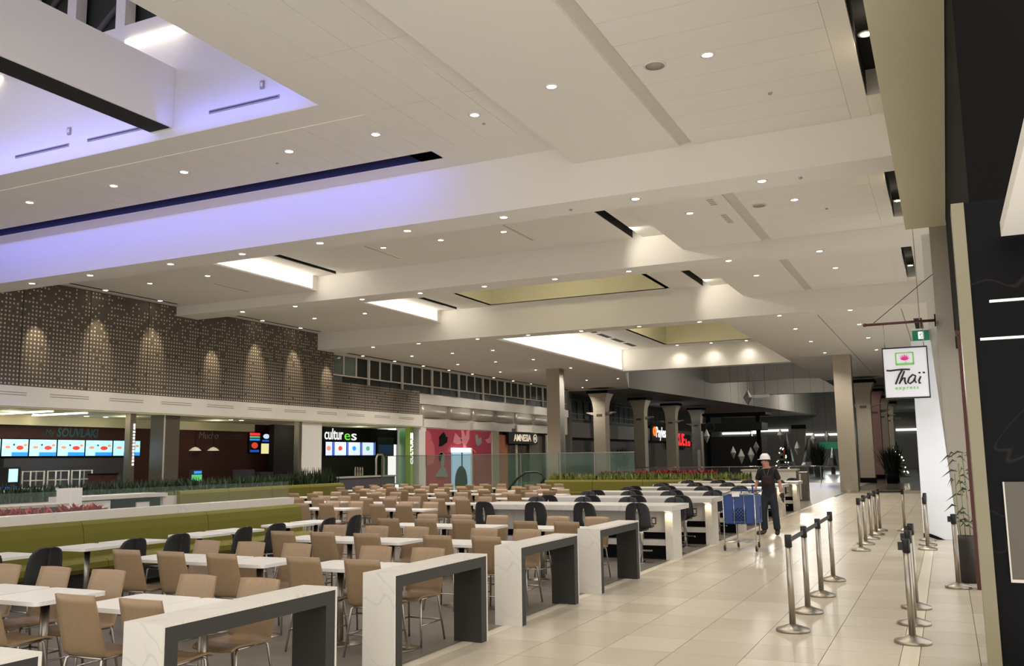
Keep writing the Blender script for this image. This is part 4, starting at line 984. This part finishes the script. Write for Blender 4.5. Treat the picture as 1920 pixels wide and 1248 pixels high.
cone = thing('spray_bottle', 'dark blue bottle sticking out of the shopping cart', 'bottle', (-3.52, 18.44, .53)); MB().lathe([(.04, 0), (.04, .45), (.02, .52), (.018, .64), (.026, .66), (.022, .7)], n=12).build('body', 'blueplastic', cone)

# ================================================================== MAN
man = thing('person', 'man in white hard hat, black t-shirt and dark jeans beside the cart', 'person', (-3.74, 21.45, 0), 0)
def skin(name, verts, edges, radii, m, parent, sub=2, loc=None, roots=(0,)):
    me = bpy.data.meshes.new(name); me.from_pydata(verts, edges, []); o = bpy.data.objects.new(name, me); C.objects.link(o)
    sk_ = o.modifiers.new('skin', 'SKIN'); sk_.use_smooth_shade = True
    if not me.skin_vertices: me.skin_vertices.new()
    for i, r in enumerate(radii):
        r = r if isinstance(r, tuple) else (r, r); me.skin_vertices[0].data[i].radius = r; me.skin_vertices[0].data[i].use_root = i in roots
    sb_ = o.modifiers.new('sub', 'SUBSURF'); sb_.levels = sub; sb_.render_levels = sub
    bpy.context.view_layer.update()
    nm = bpy.data.meshes.new_from_object(o.evaluated_get(bpy.context.evaluated_depsgraph_get())); bpy.data.objects.remove(o)
    nm.materials.clear(); nm.materials.append(MATS[m])
    for p in nm.polygons: p.use_smooth = True
    return part(name, nm, parent, loc)
J = dict(pel=(0, 0, .97), waist=(0, 0, 1.10), chest=(0, .01, 1.32), up=(-.005, .01, 1.44), neck=(-.02, -.005, 1.53), head=(-.035, -.02, 1.60), skull=(-.035, -.02, 1.70), chin=(-.085, -.05, 1.575),
         shR=(-.17, .0, 1.435), elR=(-.255, .01, 1.18), wrR=(-.29, -.10, .97), shL=(.165, .01, 1.435), elL=(.26, .03, 1.18), wrL=(.275, -.05, .95),
         hpR=(-.095, 0, .90), knR=(-.125, -.03, .51), anR=(-.13, .02, .10), hpL=(.095, 0, .90), knL=(.125, -.02, .51), anL=(.15, .03, .10))
N = list(J)
E_ = [('pel', 'waist'), ('waist', 'chest'), ('chest', 'up'), ('up', 'neck'), ('neck', 'head'), ('head', 'skull'), ('head', 'chin'), ('up', 'shR'), ('shR', 'elR'), ('elR', 'wrR'), ('up', 'shL'), ('shL', 'elL'), ('elL', 'wrL'), ('pel', 'hpR'), ('hpR', 'knR'), ('knR', 'anR'), ('pel', 'hpL'), ('hpL', 'knL'), ('knL', 'anL')]
RD = dict(pel=(.13, .10), waist=(.125, .095), chest=(.14, .10), up=(.11, .085), neck=.055, head=.075, skull=.082, chin=.045, shR=.06, elR=.042, wrR=.030, shL=.06, elL=.042, wrL=.030, hpR=.085, knR=.055, anR=.04, hpL=.085, knL=.055, anL=.04)
body = skin('body', [J[n] for n in N], [(N.index(a), N.index(b)) for a, b in E_], [RD[n] for n in N], 'skin', man)
# hands: palm and five fingers each
def hand(wr, d, s, nm):
    wr, d = Vector(wr), Vector(d).normalized(); side = Vector((0, -1, 0)); side = (side-d*side.dot(d)).normalized(); cur = d.cross(side)*s
    V = [wr, wr+d*.045, wr+d*.085]; Ed = [(0, 1), (1, 2)]; Rr = [.026, (.034, .020), (.036, .018)]
    for k, (off, L) in enumerate(((-.03, .062), (-.010, .075), (.010, .070), (.03, .055))):
        i = len(V); b0 = wr+d*.09+side*off
        V += [b0, b0+d*L*.5+cur*.012, b0+d*L*.8+cur*.04]; Ed += [(2, i), (i, i+1), (i+1, i+2)]; Rr += [.0095, .009, .008]
    i = len(V); V += [wr+d*.04-side*.035, wr+d*.075-side*.052+cur*.015, wr+d*.10-side*.05+cur*.03]; Ed += [(1, i), (i, i+1), (i+1, i+2)]; Rr += [.012, .010, .009]
    skin(nm, V, Ed, Rr, 'skin', man, 1)
hand(J['wrR'], (-.05, -.25, -1), 1, 'hand'); hand(J['wrL'], (.02, -.2, -1), -1, 'hand')
# clothes
V = [(0, 0, .85), (0, 0, .89), (0, 0, 1.06), (0, .01, 1.30), (-.005, .01, 1.43), (-.018, 0, 1.49), (-.17, .0, 1.44), (-.215, .004, 1.30), (-.235, .006, 1.225), (.165, .01, 1.44), (.215, .015, 1.30), (.236, .02, 1.225)]
skin('tshirt', V, [(0, 1), (1, 2), (2, 3), (3, 4), (4, 5), (4, 6), (6, 7), (7, 8), (4, 9), (9, 10), (10, 11)], [(.178, .145), (.178, .145), (.165, .13), (.172, .125), (.135, .10), (.072, .065), .085, .075, .072, .085, .075, .072], 'shirt', man)
MB().sheet([[(-.10+.2*j/6, -.128-.012*math.cos((j-3)/3*1.2), z) for j in range(7)] for z in (1.12, 1.20, 1.28, 1.34)], .004).build('shirt_print', 'shirtprint', man)
MB().tube([(-.075, -.09, 1.49), (-.05, -.125, 1.40), (-.01, -.14, 1.30), (.03, -.125, 1.40), (.05, -.09, 1.49)], .004, 5).build('lanyard', 'grey_text', man)
V = [(0, 0, 1.04), (0, 0, .98), (0, 0, .90), (-.09, 0, .80), (-.115, -.015, .66), (-.125, -.03, .50), (-.13, -.01, .30), (-.132, .02, .10), (.09, 0, .80), (.115, -.01, .66), (.127, -.02, .50), (.14, .0, .30), (.15, .03, .10)]
skin('jeans', V, [(0, 1), (1, 2), (2, 3), (3, 4), (4, 5), (5, 6), (6, 7), (2, 8), (8, 9), (9, 10), (10, 11), (11, 12)], [(.15, .12), (.16, .13), (.165, .135), .11, .10, .088, .084, .088, .11, .10, .088, .084, .088], 'jeans', man)
for nm, a, tt, m in (('boot', (-.13, .02), (-.30, -.10), 'boot'), ('boot', (.15, .03), (.17, -.17), 'bootdark')):
    d = Vector((tt[0]-a[0], tt[1]-a[1], 0)); mid = Vector((a[0], a[1], 0))+d*.5
    skin(nm, [(a[0], a[1], .17), (a[0], a[1], .06), tuple(mid+Vector((0, 0, .055))), (tt[0], tt[1], .048)], [(0, 1), (1, 2), (2, 3)], [.062, .06, (.056, .052), (.05, .044)], m, man, 2)
# head details: face looks to the left of the picture and slightly down
hd = Vector((-.035, -.02, 1.665)); fx = Vector((-.86, -.5, -.08)).normalized(); fs = Vector((.5, -.86, 0)).normalized()
def hp(f, s, z): p = hd+fx*f+fs*s; return (p.x, p.y, p.z+z)
MB().ball(hp(.085, 0, -.02), (.016, .014, .024), 8, 6).build('nose', 'skin', man)
for s in (-1, 1):
    MB().ball(hp(.072, .03*s, .012), .009, 8, 6).build('eye', 'sign_black', man); MB().ball(hp(-.005, .082*s, -.015), (.014, .012, .03), 8, 6).build('ear', 'skin', man)
MB().ball(hp(.072, 0, -.062), (.012, .018, .005), 8, 6).build('mouth', 'cloth_red', man)
MB().ball((-.02, -.005, 1.685), (.088, .09, .055), 14, 8).build('hair', 'nearblack', man)
b = MB(); c = (-.038, -.022, 1.715)
b.lathe([(.128, -.012), (.13, .0), (.116, .008), (.114, .03), (.104, .07), (.08, .105), (.045, .122), (.001, .126)], c, 20)
ht = b.build('hard_hat', 'hat', man)
MB().prism([(c[0]-.10, c[1]-.11), (c[0]-.155, c[1]-.07), (c[0]-.165, c[1]-.0), (c[0]-.12, c[1]+.05), (c[0]-.08, c[1])], 'z', c[2]-.014, c[2]-.002).build('visor', 'hat', ht)
MB().tube([(c[0]-.11, c[1], c[2]+.04), (c[0]-.05, c[1], c[2]+.118), (c[0]+.05, c[1], c[2]+.118), (c[0]+.11, c[1], c[2]+.04)], .012, 6).build('ridge', 'hat', ht)
t = thing('work_gloves', 'black phone and dark gloves held in the man\'s lowered hand', 'gloves', (-3.44, 21.36, .80))
bx(-.02, .06, -.012, .012, .03, .15).build('phone', 'sign_black', t); MB().prism([(-.03, .1), (.0, -.02), (.04, -.07), (.05, .0), (.02, .1)], 'y', -.02, .02).build('glove', 'nearblack', t)

# ================================================================== PLANTERS AND OTHER SEATING
def blades(nm, x0, x1, y0, y1, z0, h0, h1, n, m, parent, w=.03, spread=.18):
    b = MB()
    for k in range(n):
        x, y = random.uniform(x0, x1), random.uniform(y0, y1); h = random.uniform(h0, h1); a = random.uniform(0, 6.28); dx, dy = math.cos(a)*spread*random.random(), math.sin(a)*spread*random.random(); c, s = math.cos(a+1.57)*w/2, math.sin(a+1.57)*w/2
        b.add([(x-c, y-s, z0), (x+c, y+s, z0), (x+dx*.5+c*.8, y+dy*.5+s*.8, z0+h*.6), (x+dx*.5-c*.8, y+dy*.5-s*.8, z0+h*.6), (x+dx, y+dy, z0+h)], [(0, 1, 2, 3), (3, 2, 4)])
    o = b.build(nm, m, parent); o['kind'] = 'stuff'; return o
t = thing('planter_bench', 'long planter with dark grasses and olive bench before the food counters', 'planter', (-22.3, 0, 0))
bx(-.7, .45, 13.5, 30.2, 0, .82).build('planter_box', 'marble', t); bx(-.65, .40, 13.6, 30.1, .82, .84).build('soil', 'soil', t)
blades('grass', -.62, .38, 13.7, 30.0, .83, .2, .55, 3600, 'leaf', t, .05, .25)
blades('low_shrubs', .1, .42, 18.5, 29.0, .83, .06, .16, 1500, 'leaf_light', t, .05, .1)
blades('tall_grass', -.3, .3, 27.6, 30.0, .83, .4, .8, 300, 'leaf', t, .06, .3)
for k in range(4):
    a = 21.4+2.15*k; MB().prism([(.45, .42), (.62, .42), (.60, .85), (.56, .93), (.45, .95)], 'y', a, a+2.13).build('back_cushion', 'green_fabric', t)
    bx(.45, 1.05, a, a+2.13, .3, .45).build('seat_cushion', 'green_fabric', t)
bx(.45, 1.0, 21.4, 30.0, 0, .3).build('plinth', 'nearblack', t)
t = thing('tray_counter', 'white marble tray return counter with dark open front', 'counter', (-20.6, 17.9, 0))
bx(-.5, .45, -1.6, 1.5, .88, .98).build('worktop', 'marble', t); bx(-.5, -.42, -1.48, 1.38, 0, .88).build('back_panel', 'marble', t); bx(-.5, .4, -1.6, -1.48, 0, .88).build('end_panel', 'marble', t); bx(-.5, .4, 1.38, 1.5, 0, .88).build('end_panel', 'marble', t)
bx(-.4, .3, -.4, 1.37, 0, .85).build('dark_interior', 'black', t); bx(.3, .34, .5, .95, .45, .75).build('notice', 'white', t); bx(-.4, .38, -1.47, -.41, 0, .85).build('panel', 'white', t)
NBY = onX(130, 935, -18)[1]
t = thing('notice_board', 'pale freestanding notice board behind the low glass wall', 'board', (-18.0, NBY, 0)); bx(-.02, .02, -.32, .32, .85, 1.28).build('board', 'white', t)
for y in (-.25, .25): MB().tube([(0, y, 0), (0, y, .85)], .015, 6).build('leg', 'metal', t)
for k, (x, y) in enumerate(((-14.6, 10.7), (-14.7, 12.0))):
    t = thing('poinsettia_planter', 'red poinsettia planter behind the low glass wall, %s one' % ('left', 'right')[k], 'plant', (x, y, 0)); bx(-.35, .35, -.5, .5, 0, .85).build('planter_box', 'shopgrey', t)
    blades('red_leaves', -.3, .3, -.45, .45, .85, .08, .25, 160, 'red_leaf', t, .12, .3); blades('green_leaves', -.3, .3, -.45, .45, .85, .05, .15, 120, 'leaf', t, .1, .2)
t = thing('side_shelf', 'cream low shelf unit behind the low glass wall', 'shelf', (-17.5, 12.6, 0)); bx(-.3, .3, -1.6, 1.2, .92, .98).build('top', 'concrete', t); bx(-.25, .25, -1.5, 1.1, 0, .92).build('body', 'shopgrey', t)
# right hand planter bench across the hall
t = thing('planter_bench', 'olive bench with leafy planter across the far end of the hall', 'planter', (0, 34.3, 0))
bx(-14.9, -6.6, .2, .9, 0, .8).build('planter_box', 'marble', t)
for k in range(4):
    a = -14.9+2.075*k; MB().prism([(.0, .45), (.2, .45), (.2, .92), (.08, .92), (.03, .85)], 'x', a, a+2.06).build('back_cushion', 'green_fabric', t)
    bx(a, a+2.06, -.5, .0, .3, .45).build('seat_cushion', 'green_fabric', t)
bx(-14.9, -6.6, -.45, .2, 0, .3).build('plinth', 'nearblack', t)
blades('leaves', -14.8, -6.7, .25, .85, .8, .15, .42, 2200, 'leaf_light', t, .07, .15); blades('dark_leaves', -14.8, -6.7, .4, .85, .8, .2, .45, 900, 'leaf', t, .07, .15)
t = thing('poinsettia_bed', 'row of red poinsettias on a white ledge behind the far bench', 'plant', (0, 37.9, 0))
bx(-14.2, -8.6, -.3, .3, 0, .98).build('ledge', 'concrete', t)
for a, b in ((-13.7, -11.6), (-11.3, -10.2), (-10.0, -8.7)): blades('red_leaves', a, b, -.28, .28, .98, .06, .3, 260, 'red_leaf', t, .12, .4)
t = thing('gate_counter', 'beige marble gate counter behind the man', 'counter', (-6.4, 37.9, 0))
bx(-1.15, .95, -.35, .35, 0, 1.18).build('body', 'marble', t); bx(-1.2, 1.0, -.4, .4, 1.18, 1.24).build('worktop', 'concrete', t)
bx(1.0, 1.35, -.3, .3, 0, 1.12).build('gate_post', 'darkcol', t); bx(1.06, 1.12, -.31, -.3, .05, 1.05).build('gate_slot', 'steelpanel', t)
# tall green glass screen
t = thing('glass_screen', 'tall greenish glass screen in front of the pink mural', 'glass screen', (0, 37.0, 0))
xs = [-24.6, -22.1, -19.6, -17.2, -15.4, -13.7, -11.9]
for a, b in zip(xs, xs[1:]):
    bx(a+.015, b-.015, -.01, .01, .05, 2.0).build('glass_pane', 'glass_green', t); bx(a-.02, a+.02, -.025, .025, 0, 2.02).build('post', 'brushed', t)
bx(-24.6, -11.9, -.025, .025, 2.0, 2.03).build('top_rail', 'brushed', t); bx(-24.6, -11.9, -.03, .03, 0, .06).build('bottom_rail', 'brushed', t)
t = thing('escalator_rail', 'black curved escalator handrail beside the beige column', 'handrail', (-16.3, 36.2, 0))
MB().tube([(-1.3, 0, .3), (-.7, 0, .95), (-.3, 0, 1.2), (.25, 0, 1.22), (.5, 0, 1.1), (.55, 0, .9), (.4, 0, .7)], .05, 8).build('handrail', 'blackplastic', t)
bx(-.9, .3, -.04, .04, 0, .8).build('balustrade', 'glass_green', t)
t = thing('far_rail', 'long glass balustrade with steel handrail before the dark mall', 'railing', (0, 60, 0))
MB().tube([(-20.5, 0, 1.08), (-5.3, 0, 1.08)], .035, 8).build('handrail', 'chrome', t)
for k in range(8): bx(-20.5+1.9*k+.02, -20.5+1.9*(k+1)-.02, -.01, .01, .05, 1.05).build('glass_pane', 'glass', t); bx(-20.5+1.9*k-.02, -20.5+1.9*k+.02, -.02, .02, 0, 1.06).build('post', 'brushed', t)
lamp('AREA', 'blue_floor_lamp', (-7.5, 56, .9), 30, BLUE, aim=(-7.5, 56, 0), size=3, size_y=1)

# ================================================================== CLOSED MALL BEYOND
t = thing('shop_sign', 'white glowing shop sign reading Payless on the far left wall', 'sign', (-26.2, onX(1236, 811, -26.3)[1], onX(1236, 811, -26.3)[2]))
w = onX(1247, 811, -26.8)[1]-onX(1222, 811, -26.8)[1]
bx(-.2, -.02, -w*.6, w*.6, -.8, .8).build('sign_board', 'shopdark', t)
letters('letters', 'Payless', w*.3, 'letter_white', t, (.03, w*.1, 0), FACE_X, bold=.03)
MB().tube([(.03, -w*.42+.38*math.cos(a), .1+.38*math.sin(a)) for a in [k*math.pi/6 for k in range(13)]], .1, 6, cap=False).build('logo_ring', 'letter_orange', t)
p = onX(1278, 826, -26.2); w = onX(1293, 826, -26.8)[1]-onX(1263, 826, -26.8)[1]
t = thing('shop_sign', 'red glowing shop sign beside the white one on the far wall', 'sign', p)
bx(-.2, -.02, -w*.6, w*.6, -.7, .7).build('sign_board', 'shopdark', t)
letters('letters', 'LIXUE', w*.26, 'letter_red', t, (.03, -w*.18, .05), FACE_X, bold=.04); letters('letters_small', '& co', w*.16, 'letter_red', t, (.03, w*.36, -.2), FACE_X, bold=.03)
def farbox(nm, lab, cat, px0, py0, px1, py1, Y, d, m):
    a, b = onY(px0, py1, Y), onY(px1, py0, Y); t = thing(nm, lab, cat, (a[0], Y, 0))
    return t, b[0]-a[0], b[2]
t, w, h = farbox('dark_kiosk', 'large black framed kiosk with clock in the dark mall', 'kiosk', 1322, 772, 1425, 876, 84, 3, 'black')
bx(0, w, 0, 3, 0, h*.62).build('body', 'shopdark', t); bx(-.2, w*1.02, -.1, 3, h*.72, h*.84).build('header', 'nearblack', t); bx(0, w*1.1, -.3, 3, h*.96, h).build('roof_bar', 'black', t)
for x in (.05*w, .92*w): bx(x, x+.35, -.05, .3, 0, h*.97).build('post', 'black', t)
MB().tube([(w*.13+.4*math.cos(a), -.12, h*.78+.4*math.sin(a)) for a in [k*math.pi/8 for k in range(17)]], .05, 6, cap=False).build('clock_ring', 'shopgrey', t)
bx(-.6, -.35, -.2, .1, h*.02, h*.42).build('white_edge', 'white', t)
lp = [(1402, 745, 8, 26), (1325, 817, 6, 24), (1375, 848, 5, 22), (1390, 855, 6, 26), (1408, 852, 6, 26), (1418, 838, 5, 20), (1463, 815, 5, 22), (1495, 840, 5, 24), (1525, 822, 5, 18), (1550, 818, 5, 18)]
for k, (x, y, hw, hh) in enumerate(lp):
    Y = 66+2.0*(k % 5); p = onY(x, y, Y); s = Y*1.06/FPX; t = thing('hanging_lantern', 'grey diamond shaped hanging lantern, %s from the left in the dark mall' % ORD[sorted(range(10), key=lambda q: lp[q][0]).index(k)], 'lantern', p, 0, 'hanging lanterns in the dark mall')
    MB().lathe([(.01, -hh/2*s), (hw*s, 0), (.01, hh/2*s)], n=6, smooth=False).build('lantern_body', 'lantern', t); MB().tube([(0, 0, hh/2*s), (0, 0, 9.9-p[2])], .008, 4).build('cord', 'black', t)
for k, (x0, y0, x1, y1) in enumerate(((1338, 810, 1418, 814), (1412, 805, 1478, 809), (1505, 811, 1525, 817), (1528, 812, 1546, 818), (1552, 812, 1572, 816), (1680, 803, 1725, 807), (1400, 740, 1442, 746))):
    Y = 121.99 if k < 6 else 78
    a, b = onY(x0, y1, Y), onY(x1, y0, Y); z0 = (a[2]+b[2])/2-.13; a = (max(a[0], -26.9), a[1], a[2])
    tag(bx(a[0], b[0], Y-.2, Y, z0, z0+.26).build('shop_light', 'shoplight' if k < 6 else 'lantern'), 'pale strip light of the distant shops, %s' % ('leftmost', 'second', 'third', 'fourth', 'fifth', 'rightmost', 'hanging high alone')[k], 'light', 'distant strip lights')
    if k == 6:
        for q in (a[0]+.3, b[0]-.3): MB().tube([(q, Y-.1, z0+.26), (q, Y-.1, 9.9)], .012, 5).build('cord', 'black', bpy.data.objects['shop_light.006'])
a, b = onY(1536, 842, 122), onY(1572, 828, 122)
tag(bx(a[0], b[0], 121.78, 121.98, a[2], b[2]).build('shop_fascia', 'exit_green'), 'green lit shop fascia at the far end of the mall', 'sign')
a, b = onY(1492, 880, 100), onY(1508, 803, 100); t = thing('far_column', 'grey column standing in the middle of the dark mall', 'column', (a[0], 100, 0)); bx(0, b[0]-a[0], 0, 1, 0, b[2]).build('shaft', 'mallwall', t); bx(-.2, b[0]-a[0]+.2, -.1, 1.1, b[2], b[2]+.4).build('cap', 'black', t)
for k, (x, y0, y1, hw) in enumerate(((1412, 875, 806, 16), (1478, 872, 812, 14), (1520, 868, 815, 18), (1562, 872, 838, 14))):
    Y = 92; a, b = onY(x, y0, Y), onY(x, y1, Y); s = Y/FPX; t = thing('foil_tree', 'silver foil cone tree, %s of four behind the man' % ORD[k], 'decoration', (a[0], Y, 0), 0, 'silver foil trees'); h = b[2]
    MB().lathe([(hw*s, .6), (hw*s*.75, h*.3), (hw*s*.5, h*.6), (.02, h)], n=9, smooth=False).build('cone', 'foil', t); MB().lathe([(.2, 0), (.2, .6)], n=8).build('stem', 'black', t)
def fir(x, y, h, lab, lights=20):
    t = thing('lit_fir_tree', lab, 'tree', (x, y, 0)); b = MB()
    for k in range(6): b.lathe([(h*.30*(1-k/6.5), h*(.12+.14*k)), (h*.12*(1-k/6.5), h*(.20+.14*k)), (.02, h*(.30+.14*k))], n=11, smooth=False)
    b.build('branches', 'leaf_dark', t); MB().lathe([(.08, 0), (.08, h*.2)], n=8).build('trunk', 'soil', t)
    l = MB()
    for q in range(lights):
        z = random.uniform(.15, .9); a = random.uniform(0, 6.28); r = h*.28*(1-z)+.03; l.ball((r*math.cos(a), r*math.sin(a), h*z), .035, 6, 4)
    o = l.build('fairy_lights', 'fairy', t); o['kind'] = 'stuff'
fir(-2.9, 63.5, 2.6, 'dark fir tree with white fairy lights beside the right flared columns', 14); fir(-1.4, 78, 3.0, 'second dark fir tree with fairy lights farther back', 10); p = onY(1468, 880, 70); fir(p[0], 70, 2.6, 'dark fir tree with fairy lights just behind the man', 26)
def palm(x, y, h, lab):
    t = thing('potted_palm', lab, 'plant', (x, y, 0), 0, 'potted palms in the dark mall'); MB().lathe([(.3, 0), (.4, .6), (.38, .6)], n=12).build('pot', 'black', t)
    blades('fronds', -.25, .25, -.25, .25, .5, h*.6, h, 220, 'leaf_dark', t, .1, 1.1)
palm(-3.1, 60.3, 1.9, 'potted palm beside the nearest right flared column'); palm(-22.5, 66.5, 2.2, 'potted palm between the two nearest left flared columns'); p = onY(1535, 880, 80); palm(p[0], 80, 2.4, 'potted palm behind the plain square column')
lamp('POINT', 'shop_glow', (-12, 112, 3), 260, (.9, 1, .95), size=1.0)
lamp('POINT', 'shop_glow', (0, 108, 4), 160, (.85, 1, .9), size=1.0)
for y in (68, 86, 104): lamp('POINT', 'mall_fill', (-12, y, 8.0), 950, (1, .95, .88), size=.5)  # unseen fill added to lift the dark mall
lamp('POINT', 'sign_glow', (-24, 84, 4), 60, (.8, .85, 1), size=.6)
